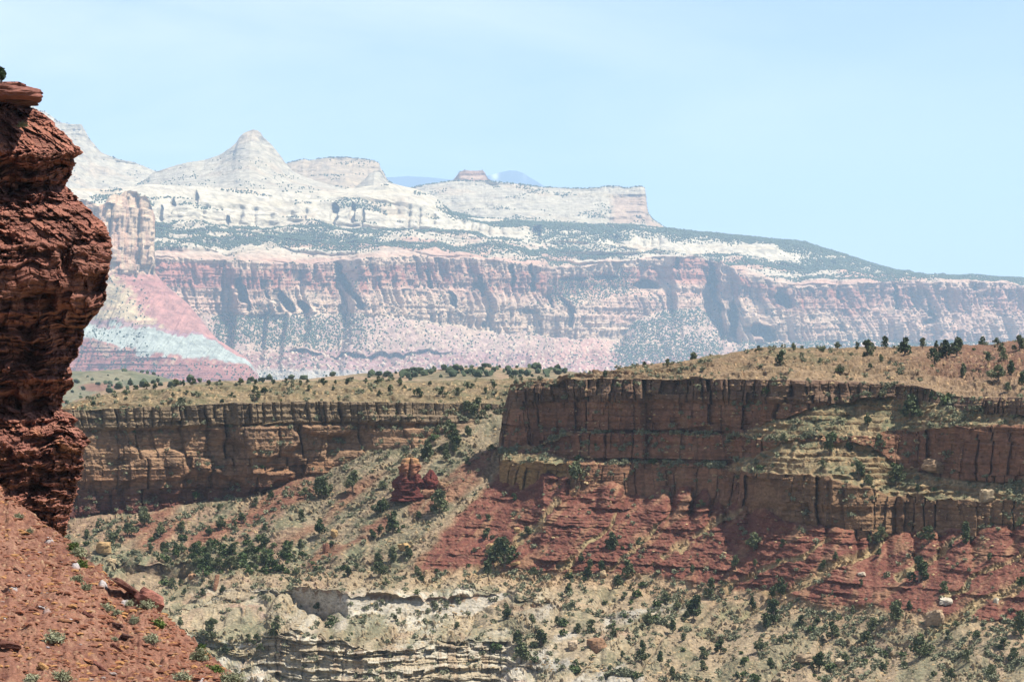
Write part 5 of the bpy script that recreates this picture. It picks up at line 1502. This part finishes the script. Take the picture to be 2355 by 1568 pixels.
def make_tree_proto(pair):
    root = bpy.data.objects.new("juniper_tree", None)
    root['category'] = "tree"
    cr = bpy.data.objects.new("crown", pair[0])
    tk = bpy.data.objects.new("trunk", pair[1])
    return root, [cr, tk]
PROTO = [make_tree_proto(p) for p in JBIG + JSML]
nt_ = 0
for (u, v, h), zone, i, n in by_zone(spots, ZONES):
    g_ = ground(u, v, MIDN, 1100)
    if g_ is None:
        continue
    p = g_[0]
    H = h / F * p[1] * 1.28
    k = rg.randrange(8) if h >= 15 else 8 + rg.randrange(6)
    wd = rg.uniform(0.85, 1.2)
    size = "tall" if h >= 36 else ("middling" if h >= 20 else "small")
    lab = f"{ordinal(i, n)} {size} juniper {zone}"
    copy_thing(PROTO[k][0], PROTO[k][1], (p[0], p[1], p[2] - 0.05 * H), (H * wd, H * wd, H), rg.uniform(0, 6.28), lab, "junipers scattered over the canyon and mesas")
    nt_ += 1
print("junipers", nt_)
# the smaller plants on the mid slopes: grey sage and grass clumps, too many to count
sel = np.isin(shid, [i for i, s in enumerate(SNAME) if s in MIDN])
okk = sel & ok & (allN[:, 2] > 0.42)
cand = np.nonzero(okk)[0]
pb = buf[bj[cand] * BW + bi[cand]]
cand = cand[np.abs(allP[pb, 1] - allP[cand, 1]) < 1.5]
cu, cv = pu[cand], pv[cand]
cp = allP[cand]
red_ = np.zeros(len(allP), f32)
off_ = 0
for s in SHEETS:
    if s[0] == "canyon_slope":
        red_[off_:off_ + len(s[1])] = SLOPE_RED.ravel()
    off_ += len(s[1])
rd = red_[cand]
cln = fbm((cp[:, 0] - 1.3 * cp[:, 2]) / 3.5, (cp[:, 2] + 0.3 * cp[:, 0]) / 9, 0.4, 3, 700)
area_w = 0.02 * sstep(0.0, 0.45, cln) + 0.002
area_w = area_w * (1 - 0.8 * rd)
area_w *= np.where(cv < 935, 0.9, 1.0) * np.where((cv > 1400) & (cu > 1200), 1.6, 1.0)
pick = RNG.random(len(cand)) < area_w
sp_ = cp[pick]
hs = RNG.uniform(0.3, 1.0, len(sp_)) ** 1.5 * 1.1 + 0.15
def tufts(name, pts, h, mat, label, per=26, leaf=0.42):
    n = len(pts)
    rng = np.random.default_rng(77)
    d = rng.normal(size=(n, per, 3))
    d /= np.linalg.norm(d, axis=2, keepdims=True)
    C = pts[:, None, :] + d * (h * 0.55)[:, None, None] * np.array([1.1, 1.1, 0.8]) * rng.uniform(0.4, 1, (n, per, 1)) + np.array([0, 0, 0.35]) * h[:, None, None]
    V, Q = leaf_quads(C.reshape(-1, 3), leaf * np.repeat(h, per), rng)
    o = bpy.data.objects.new(name, raw_mesh(name, V, quads=Q, mat=mat))
    COL.objects.link(o)
    o['kind'] = 'stuff'
    o['label'] = label
tufts("sagebrush", sp_, hs, sage_leaf, "grey green sagebrush and bunch grass dotting the canyon slopes")
print("sage tufts", len(sp_))
brush_leaf = leaf_material("green brush leaf", (0.05, 0.075, 0.025), (0.13, 0.16, 0.06), 0.5)
thick = sstep(330, 400, cu) * sstep(760, 640, cu) * sstep(1225, 1260, cv) * sstep(1330, 1310, cv)
brw = 0.0011 * sstep(0.1, 0.5, fbm((cp[:, 0] - 1.3 * cp[:, 2]) / 4.0, (cp[:, 2] + 0.3 * cp[:, 0]) / 10, 0.9, 3, 704)) * (1 - 0.85 * rd)
brw = brw * np.where((cv > 1380) & (cu > 1250), 2.4, 1.0) * np.where(cv < 935, 0.5, 1.0) + 0.008 * thick
pk2 = RNG.random(len(cand)) < brw
tufts("brush", cp[pk2], 0.7 + 1.3 * RNG.random(pk2.sum()) ** 2, brush_leaf, "green brush clumped in the gullies and on the canyon floor", 70, 0.3)
print("brush", pk2.sum())
# loose stones of the canyon slopes
sel = np.isin(shid, [i for i, s_ in enumerate(SNAME) if s_ in MIDN]) & ok & (allN[:, 2] > 0.3)
cand2 = np.nonzero(sel)[0]
pb = buf[bj[cand2] * BW + bi[cand2]]
cand2 = cand2[np.abs(allP[pb, 1] - allP[cand2, 1]) < 1.5]
q_ = allP[cand2]
w_ = 0.028 * sstep(-0.25, 0.3, fbm(q_[:, 0] / 6, q_[:, 1] / 8, 0.9, 3, 703)) * (1 - 0.75 * red_[cand2])
cand2 = cand2[RNG.random(len(cand2)) < w_]
rs_ = 0.14 + 0.75 * RNG.random(len(cand2)) ** 3.5
rc_ = lin(216, 186, 140)[None] * 0.75 * RNG.uniform(0.45, 0.85, (len(cand2), 1)) * np.array([1, 1, 1])
rubble("rubble", allP[cand2], rs_, mid_mat, rc_.astype(f32), "small tan stones littering the canyon slopes and mesa tops", 0.7)
print("stones", len(cand2))
# gravel and chips of the near slope
gi = [i for i, s_ in enumerate(SNAME) if s_ == "near_slope"]
cand3 = np.nonzero(np.isin(shid, gi) & ok & (allP[:, 1] < 120))[0]
cand3 = cand3[RNG.random(len(cand3)) < 0.045]
gs_ = 0.025 + 0.26 * RNG.random(len(cand3)) ** 5
gc_ = np.where(RNG.random((len(cand3), 1)) < 0.012, lin(190, 170, 160)[None] * 0.7, np.where(RNG.random((len(cand3), 1)) < 0.25, lin(206, 152, 100)[None] * 0.7, lin(158, 104, 80)[None] * RNG.uniform(0.5, 0.9, (len(cand3), 1))))
rubble("gravel", allP[cand3], gs_, gravel_mat, (gc_ * 0.77).astype(f32), "red and ochre chips lying over the near slope", 0.5)
print("gravel", len(cand3))
# bench beyond the left mesa: its junipers read as one dotted mass
hid = [i for i, s in enumerate(SNAME) if s == "hills"]
cand = np.nonzero(np.isin(shid, hid) & ok)[0]
pb = buf[bj[cand] * BW + bi[cand]]
cand = cand[np.abs(allP[pb, 1] - allP[cand, 1]) < 40]
dn = np.where(allP[cand, 1] < 1800, 0.028 + 0.012 * (pu[cand] > 950), 0.008)
pk = cand[RNG.random(len(cand)) < dn * sstep(-0.4, 0.2, fbm(allP[cand, 0] / 25, allP[cand, 1] / 60, 0.3, 2, 702))]
mid_leaf = leaf_material("bench juniper", (0.024, 0.040, 0.020), (0.056, 0.072, 0.036), 0.3)
bp_ = np.concatenate([allP[pk], 1.2 + 2.4 * RNG.random((len(pk), 1)) ** 1.5], 1)
crowns("bench_woodland", bp_, mid_leaf, "small junipers spread over the low rise beyond the left mesa", 1.2)
print("bench trees", len(pk))

# ---------------------------------------------------------------- shrubs on the near slope and the little tree on the cliff
def shrub_mesh(name, seed, n, leaf, wide, mat, aspect=2.6, up=0.55):
    rng = np.random.default_rng(seed)
    d = rng.normal(size=(n, 3))
    d[:, 2] = np.abs(d[:, 2])
    d /= np.linalg.norm(d, axis=1, keepdims=True)
    lob = 1 + 0.7 * noise(d[:, 0] * 2.2, d[:, 1] * 2.2, d[:, 2] * 2.2 + seed, seed)
    C = d * (rng.uniform(0.25, 1.0, n) ** 0.5 * lob)[:, None] * np.array([wide * 0.5, wide * 0.5, 0.8])
    V, Q = leaf_quads(C, leaf, rng, up=up, aspect=aspect)
    return raw_mesh(name, V, quads=Q, mat=mat)
def stem_mesh(seed, mat):
    rng = np.random.default_rng(seed)
    parts = []
    for i in range(9):
        an = rng.uniform(0, 6.28)
        r = rng.uniform(0.15, 0.4)
        parts.append(tube([[0, 0, -0.1], [r * 0.5 * math.cos(an), r * 0.5 * math.sin(an), 0.25], [r * math.cos(an), r * math.sin(an), 0.6]], [0.03, 0.02, 0.008], 5))
    V, Q = join(parts)
    return raw_mesh("shrub stems", V, quads=Q, mat=mat)
stem_m = [stem_mesh(820 + i, jun_bark) for i in range(3)]
SH = {"grey": [shrub_mesh("grey shrub leaves", 800 + i, 520, 0.085, 1.25, grey_leaf, 3.4, 0.7) for i in range(3)],
      "green": [shrub_mesh("green shrub leaves", 810 + i, 480, 0.11, 1.2, green_leaf, 2.2, 0.5) for i in range(3)]}
NEARSH = [  # u, v of foot, height, width factor, kind, label
    (174, 1622 / 1, 0, 1, "grey", "")]
NEARSH = [
    (170, 1262, 22, 1.2, "green", "bright green bush on the near slope's edge under the cliff foot"),
    (178, 1276, 26, 1.3, "grey", "grey green bush crowding the bright green one at the slope's edge"),
    (186, 1302, 24, 1.1, "green", "dark green bush against the tilted red slab"),
    (177, 1336, 22, 1.3, "grey", "pale grey green shrub just left of the tilted red slab"),
    (196, 1354, 20, 1.1, "grey", "smaller grey shrub below and right of the one by the slab"),
    (244, 1402, 24, 1.2, "grey", "grey shrub left of the rounded red boulder, upper of a pair"),
    (268, 1412, 18, 1.2, "grey", "low green grey shrub, lower of the pair left of the boulder"),
    (298, 1390, 16, 1.2, "grey", "small grey shrub just up from the rounded red boulder"),
    (337, 1396, 24, 1.4, "grey", "grey shrub in front of the rounded red boulder"),
    (308, 1430, 24, 1.0, "grey", "pale upright shrub below the rounded red boulder"),
    (364, 1440, 28, 1.1, "green", "yellow green bush on the slope's edge past the boulder"),
    (349, 1474, 26, 1.2, "grey", "rounded grey shrub right of the dark overhung hollows"),
    (125, 1475, 34, 1.3, "grey", "large grey green shrub alone in the middle of the red slope"),
    (142, 1562, 30, 1.3, "grey", "grey shrub at the bottom of the red slope, middle one"),
    (75, 1572, 22, 1.6, "grey", "low grey green shrub cut by the bottom of the view, leftmost"),
    (418, 1566, 30, 1.3, "grey", "grey shrub at the bottom of the red slope, rightmost inside it"),
    (458, 1514, 34, 1.1, "grey", "tall grey shrub near the lower slope's edge"),
    (462, 1490, 16, 1.2, "green", "small green bush just above the tall grey shrub"),
    (495, 1542, 20, 1.8, "green", "bright green bush low on the slope's edge"),
    (530, 1570, 28, 1.8, "grey", "pale green shrub at the slope's lowest visible edge"),
    (43, 1190, 16, 1.3, "grey", "tiny grey green tuft high on the red slope near the cliff"),
    (68, 1222, 12, 1.2, "grey", "second tiny tuft high on the slope, farther right"),
    (262, 1490 - 20, 10, 1.4, "grey", "tiny grey tuft above the long tilted stones"),
]
for k, (u, v, h, w, kind, lab) in enumerate(NEARSH):
    g_ = ground(u, min(v, 1564), ("near_slope",), 200, 30)
    if g_ is None:
        continue
    p = g_[0]
    H = h / F * p[1] * 0.92
    root = bpy.data.objects.new("desert_shrub", None)
    COL.objects.link(root)
    root.location = (p[0], p[1], p[2] - 0.04 * H)
    root.rotation_euler = (0, 0, k * 1.7)
    root.scale = (H * w, H * w, H)
    root['label'] = lab
    root['category'] = "shrub"
    root['group'] = "shrubs on the near red slope"
    for nm, me in (("foliage", SH[kind][k % 3]), ("stems", stem_m[k % 3])):
        o = bpy.data.objects.new(nm, me)
        COL.objects.link(o)
        o.parent = root
# little tree on the cliff top and shrub tucked under the slab
root, kids = make_tree_proto(juniper_meshes(990, 1500, 9, 1.0, 0.09))
copy_thing(root, kids, tuple(at(3, 202, 127.0)), (0.72, 0.72, 0.72), 0.4, "small juniper growing on top of the near red cliff, partly out of view", "trees on the near cliff")
root = bpy.data.objects.new("desert_shrub", None)
COL.objects.link(root)
root.location = at(52, 292, 126.6)
root.scale = (0.28, 0.28, 0.22)
root['label'] = "small green shrub tucked under the jutting slab on the near cliff"
root['category'] = "shrub"
o = bpy.data.objects.new("foliage", SH["grey"][1]); COL.objects.link(o); o.parent = root
o = bpy.data.objects.new("stems", stem_m[1]); COL.objects.link(o); o.parent = root

# ---------------------------------------------------------------- stones on the near slope
def on_slope(u, v, names, maxY):
    g_ = ground(u, v, names, maxY, 20)
    return None if g_ is None else g_[0]
STONES = [  # u, v, length, width, height (plan units), tilt, yaw, colour, label
    (312, 1335, 120, 60, 16, 0.62, 0.2, NR2, "long dark red slab tilted down along the near slope's edge"),
    (285, 1308, 60, 40, 12, 0.5, 0.0, NR, "short red slab leaning above the long tilted one"),
    (345, 1384, 62, 56, 38, 0.5, 0.3, lin(178, 112, 92), "rounded pinkish red boulder on the slope's edge"),
    (210, 1534 - 10, 40, 16, 9, 0.4, 0.4, lin(196, 128, 84), "flat orange stone low in the middle of the red slope"),
    (148, 1426, 34, 14, 8, 0.15, 0.2, lin(196, 136, 92), "flat tan stone beside a white chip on the red slope"),
    (272, 1494, 44, 18, 10, 0.75, 0.2, NR2, "dark upright stone leaning on the lower red slope"),
    (290, 1464, 30, 18, 12, 0.3, 0.1, NDK, "dark red rock overhanging a shadowed hollow"),
    (268, 1438, 26, 16, 10, 0.2, 0.5, NDK, "smaller dark rock just above the overhanging one"),
    (232, 1536, 46, 20, 10, 0.75, 0.4, NR, "red shard standing on edge near the bottom of the slope"),
    (100, 1535, 34, 18, 12, 0.6, 0.1, lin(198, 146, 82), "ochre stone at the bottom of the red slope"),
    (20, 1486, 56, 24, 18, 0.25, 0.1, NR2, "low red ledge rock beside the left edge of the view"),
    (42, 1314, 28, 10, 6, 0.7, 0.3, NDK, "thin dark stone on the upper red slope"),
    (66, 1322, 6, 5, 4, 0.3, 0.2, lin(222, 214, 212), "white stone on the upper red slope"),
    (96, 1396, 16, 8, 4, 0.4, 0.2, lin(214, 204, 200), "pale white stone in the middle of the upper slope"),
    (8, 1420, 12, 9, 6, 0.2, 0.2, lin(226, 220, 218), "white stone at the left edge of the red slope"),
    (163, 1424, 7, 5, 4, 0.2, 0.8, lin(230, 224, 222), "small white chip right beside the flat tan stone"),
    (110, 1488, 10, 7, 5, 0.3, 0.8, lin(210, 196, 198), "pale stone under the large grey shrub"),
    (358, 1530, 30, 10, 8, 0.75, 0.2, lin(212, 160, 108), "slim tan stone lower right on the red slope"),
    (200, 1345 + 70, 28, 14, 10, 0.5, 0.2, NR, "squat red stone in the middle of the slope"),
    (22, 1345, 26, 14, 8, 0.2, 0.6, lin(200, 132, 96), "flat orange pink stone near the left edge"),
]
for k, (u, v, a_, b_, h_, ti, ya, col_, lab) in enumerate(STONES):
    p = on_slope(u, min(v, 1560), ("near_slope",), 200)
    if p is None:
        continue
    s = p[1] / F
    rock_thing("stone", lab, "stone", (p[0], p[1], p[2] + h_ * s * 0.22), (a_ * s, b_ * s * 1.4, h_ * s), (0.1 * math.sin(k), ti, ya), col_, gravel_mat, 600 + k, "stones on the near red slope", n=(20, 10), rough=0.1)

# ---------------------------------------------------------------- boulders on the middle slopes
BOULD = [
    (1848, 0, 0), ]
BOULD = [  # u, v, width, height, colour, label
    (238, 1268, 36, 30, OCHRE, "big rounded ochre boulder on the canyon floor left of the thicket"),
    (256, 1290, 18, 10, TAN2, "pale flat stone just below the big ochre boulder"),
    (2175, 1384, 34, 13, lin(214, 200, 176), "large flat white boulder right of the tan strip"),
    (2290, 1384, 12, 14, lin(230, 214, 180), "small pale boulder right of the large flat white one"),
    (1980, 1322, 18, 10, lin(226, 206, 176), "pale block on the tan fan between the red ledges"),
    (1667, 1272, 10, 6, TAN2, "small tan block high on the left of the red ledges"),
    (1126, 1262, 20, 18, OCHRE, "ochre boulder above the big juniper on the red ledges"),
    (1188, 1222, 16, 12, OCHRE, "ochre boulder on the red ledges, up right of the big juniper"),
    (928, 1262, 24, 18, lin(222, 178, 110), "orange tan boulder at the left end of the red ledges"),
    (985, 1139, 32, 16, lin(172, 124, 90), "brown boulder below the twin red spires"),
    (1018, 1118, 26, 14, lin(180, 138, 98), "second brown boulder up right of the one below the spires"),
    (768, 1230, 18, 18, OCHRE, "ochre boulder at the tip of a red outcrop in the gully"),
    (748, 1268, 14, 26, lin(168, 112, 84), "upright brown rock standing in the gully"),
    (1386, 1325, 14, 16, lin(222, 190, 140), "upright pale block at the foot of the red ledges"),
    (1310, 1318, 10, 14, OCHRE, "upright ochre block left of the pale upright one"),
    (1375, 1498, 46, 40, lin(176, 132, 94), "big brown angular boulder on the white ledges"),
    (1318, 1490, 24, 24, lin(214, 186, 150), "pale boulder left of the big brown angular one"),
    (1187, 1297, 20, 8, OCHRE, "low ochre slab right of the big juniper"),
    (2268, 1148, 30, 30, lin(200, 176, 136), "pale squarish boulder under the right cliff"),
    (2150, 1082, 56, 30, lin(190, 154, 112), "leaning tan block under the right cliff"),
    (1930, 1530, 24, 20, lin(214, 190, 150), "pale boulder low on the right slope"),
    (1850, 1520, 44, 22, lin(188, 160, 124), "broad tan boulder low on the right slope"),
    (2150, 1432, 40, 36, lin(196, 164, 126), "tall tan boulder right of the lower junipers"),
    (497, 1352, 10, 40, lin(196, 140, 100), "slim upright orange rock on the canyon floor"),
    (440, 1328, 18, 14, lin(206, 156, 110), "orange boulder above the dark canyon ledge's end"),
]
for k, (u, v, w_, h_, col_, lab) in enumerate(BOULD):
    p = on_slope(u, v, MIDN, 1100)
    if p is None:
        continue
    s = p[1] / F
    rock_thing("boulder", lab, "boulder", (p[0], p[1], p[2] + h_ * s * 0.32), (w_ * s, w_ * s * 0.9, h_ * s), (0.1, 0.25 * math.sin(k * 2.1), k * 0.7), col_, mid_mat, 650 + k, "boulders on the canyon slopes", n=(22, 12), rough=0.13)

# ---------------------------------------------------------------- twin red spires in the gully
def spire(name, label, loc, rings, seed, colf):
    nu = 56
    zz_ = np.linspace(0, 1, 80)
    th_ = np.linspace(0, 2 * math.pi, nu, endpoint=False)
    T_, Z_ = np.meshgrid(th_, zz_, indexing='ij')
    hgt = rings[-1][0]
    zc_ = Z_ * hgt
    cx = np.interp(zc_, [r[0] for r in rings], [r[1] for r in rings])
    rx = np.interp(zc_, [r[0] for r in rings], [r[2] for r in rings])
    sb_, _, _ = blocks(T_ * 2.2, zc_, 1.3, 0.9, seed + 6)
    sb2_, _, _ = blocks(T_ * 2.2, zc_, 0.6, 0.35, seed + 7)
    d = 1 + 0.3 * fbm(np.cos(T_) * 1.4, np.sin(T_) * 1.4, zc_ / 2.2, 3, seed) + 0.26 * (sb_ - 0.5) + 0.16 * (sb2_ - 0.5) + 0.08 * noise(np.cos(T_) * 0.5, np.sin(T_) * 0.5, zc_ / 0.5, seed + 3) + 0.05 * fbm(np.cos(T_) * 5, np.sin(T_) * 5, zc_ / 0.5, 2, seed + 5) - 0.75 * np.exp(-((((T_ - 4.75 + math.pi) % (2 * math.pi)) - math.pi) / 0.13) ** 2) * sstep(hgt * 0.45, hgt * 0.6, zc_)
    d[:, -1] *= 0.05
    V = np.stack([cx + rx * d * np.cos(T_), rx * 0.85 * d * np.sin(T_), zc_], -1)
    i = np.arange(nu * 80, dtype=np.int32).reshape(nu, 80)
    j = np.roll(i, -1, axis=0)
    q = np.stack([i[:, :-1], j[:, :-1], j[:, 1:], i[:, 1:]], -1).reshape(-1, 4)
    c = colf(zc_ / hgt, T_)
    o = bpy.data.objects.new(name, raw_mesh(name, V.reshape(-1, 3), quads=q, mat=mid_mat, col=tone(c, 0.75, 0.9), smooth=True))
    COL.objects.link(o)
    o.location = loc
    o['label'] = label
    o['category'] = "rock spire"
p = on_slope(938, 1142, ("canyon_slope",), 1100)
s = p[1] / F
def cspire(t, T_):
    c = np.zeros(t.shape + (3,), f32) + lin(120, 62, 54)
    c = mixc(c, sstep(0.55, 0.68, t + 0.06 * np.sin(T_ * 3)), lin(166, 110, 80))
    return mixc(c, sstep(0.82, 0.9, t), lin(192, 142, 92))
spire("rock_spire", "tall red rock spire with an orange top in the gully", (p[0], p[1], p[2] - 0.8), [(0, -4 * s, 34 * s), (22 * s, -3 * s, 32 * s), (42 * s, 0, 30 * s), (54 * s, 2 * s, 25 * s), (68 * s, 3 * s, 23 * s), (82 * s, 4 * s, 22 * s), (95 * s, 5 * s, 18 * s), (100 * s, 5 * s, 10 * s)], 680, cspire)
p2 = on_slope(988, 1116, ("canyon_slope",), 1100)
spire("rock_spire", "short dark red rock spire right beside the tall one", (p2[0], p2[1] - 0.5, p2[2] - 0.6), [(0, 0, 22 * s), (14 * s, 0, 20 * s), (26 * s, 0, 15 * s), (38 * s, 2 * s, 8 * s), (46 * s, 2 * s, 3 * s)], 690, lambda t, T_: np.zeros(t.shape + (3,), f32) + lin(124, 62, 54))

# ================================================================ the air
hb = bpy.data.meshes.new("haze")
HX, Z0_, Z1_ = 60000.0, -300.0, 2430.0
hv = [(x_, y_, z_) for z_ in (Z0_, Z1_) for y_ in (-HX, HX) for x_ in (-HX, HX)]
hb.from_pydata(hv, [], [(0, 2, 3, 1), (4, 5, 7, 6), (0, 1, 5, 4), (2, 6, 7, 3), (0, 4, 6, 2), (1, 3, 7, 5)])
hz = bpy.data.objects.new("haze", hb)
COL.objects.link(hz)
hz['kind'] = 'stuff'
hz['label'] = "pale blue air thickening towards the far range"
hm = bpy.data.materials.new("haze")
hm.use_nodes = True
t = hm.node_tree
t.nodes.clear()
ho = t.nodes.new("ShaderNodeOutputMaterial")
pvn = t.nodes.new("ShaderNodeVolumePrincipled")
pvn.inputs['Color'].default_value = (0.50, 0.725, 1.0, 1)
pvn.inputs['Density'].default_value = 3.8e-5
pvn.inputs['Anisotropy'].default_value = 0.0
t.links.new(pvn.outputs['Volume'], ho.inputs['Volume'])
hb.materials.append(hm)
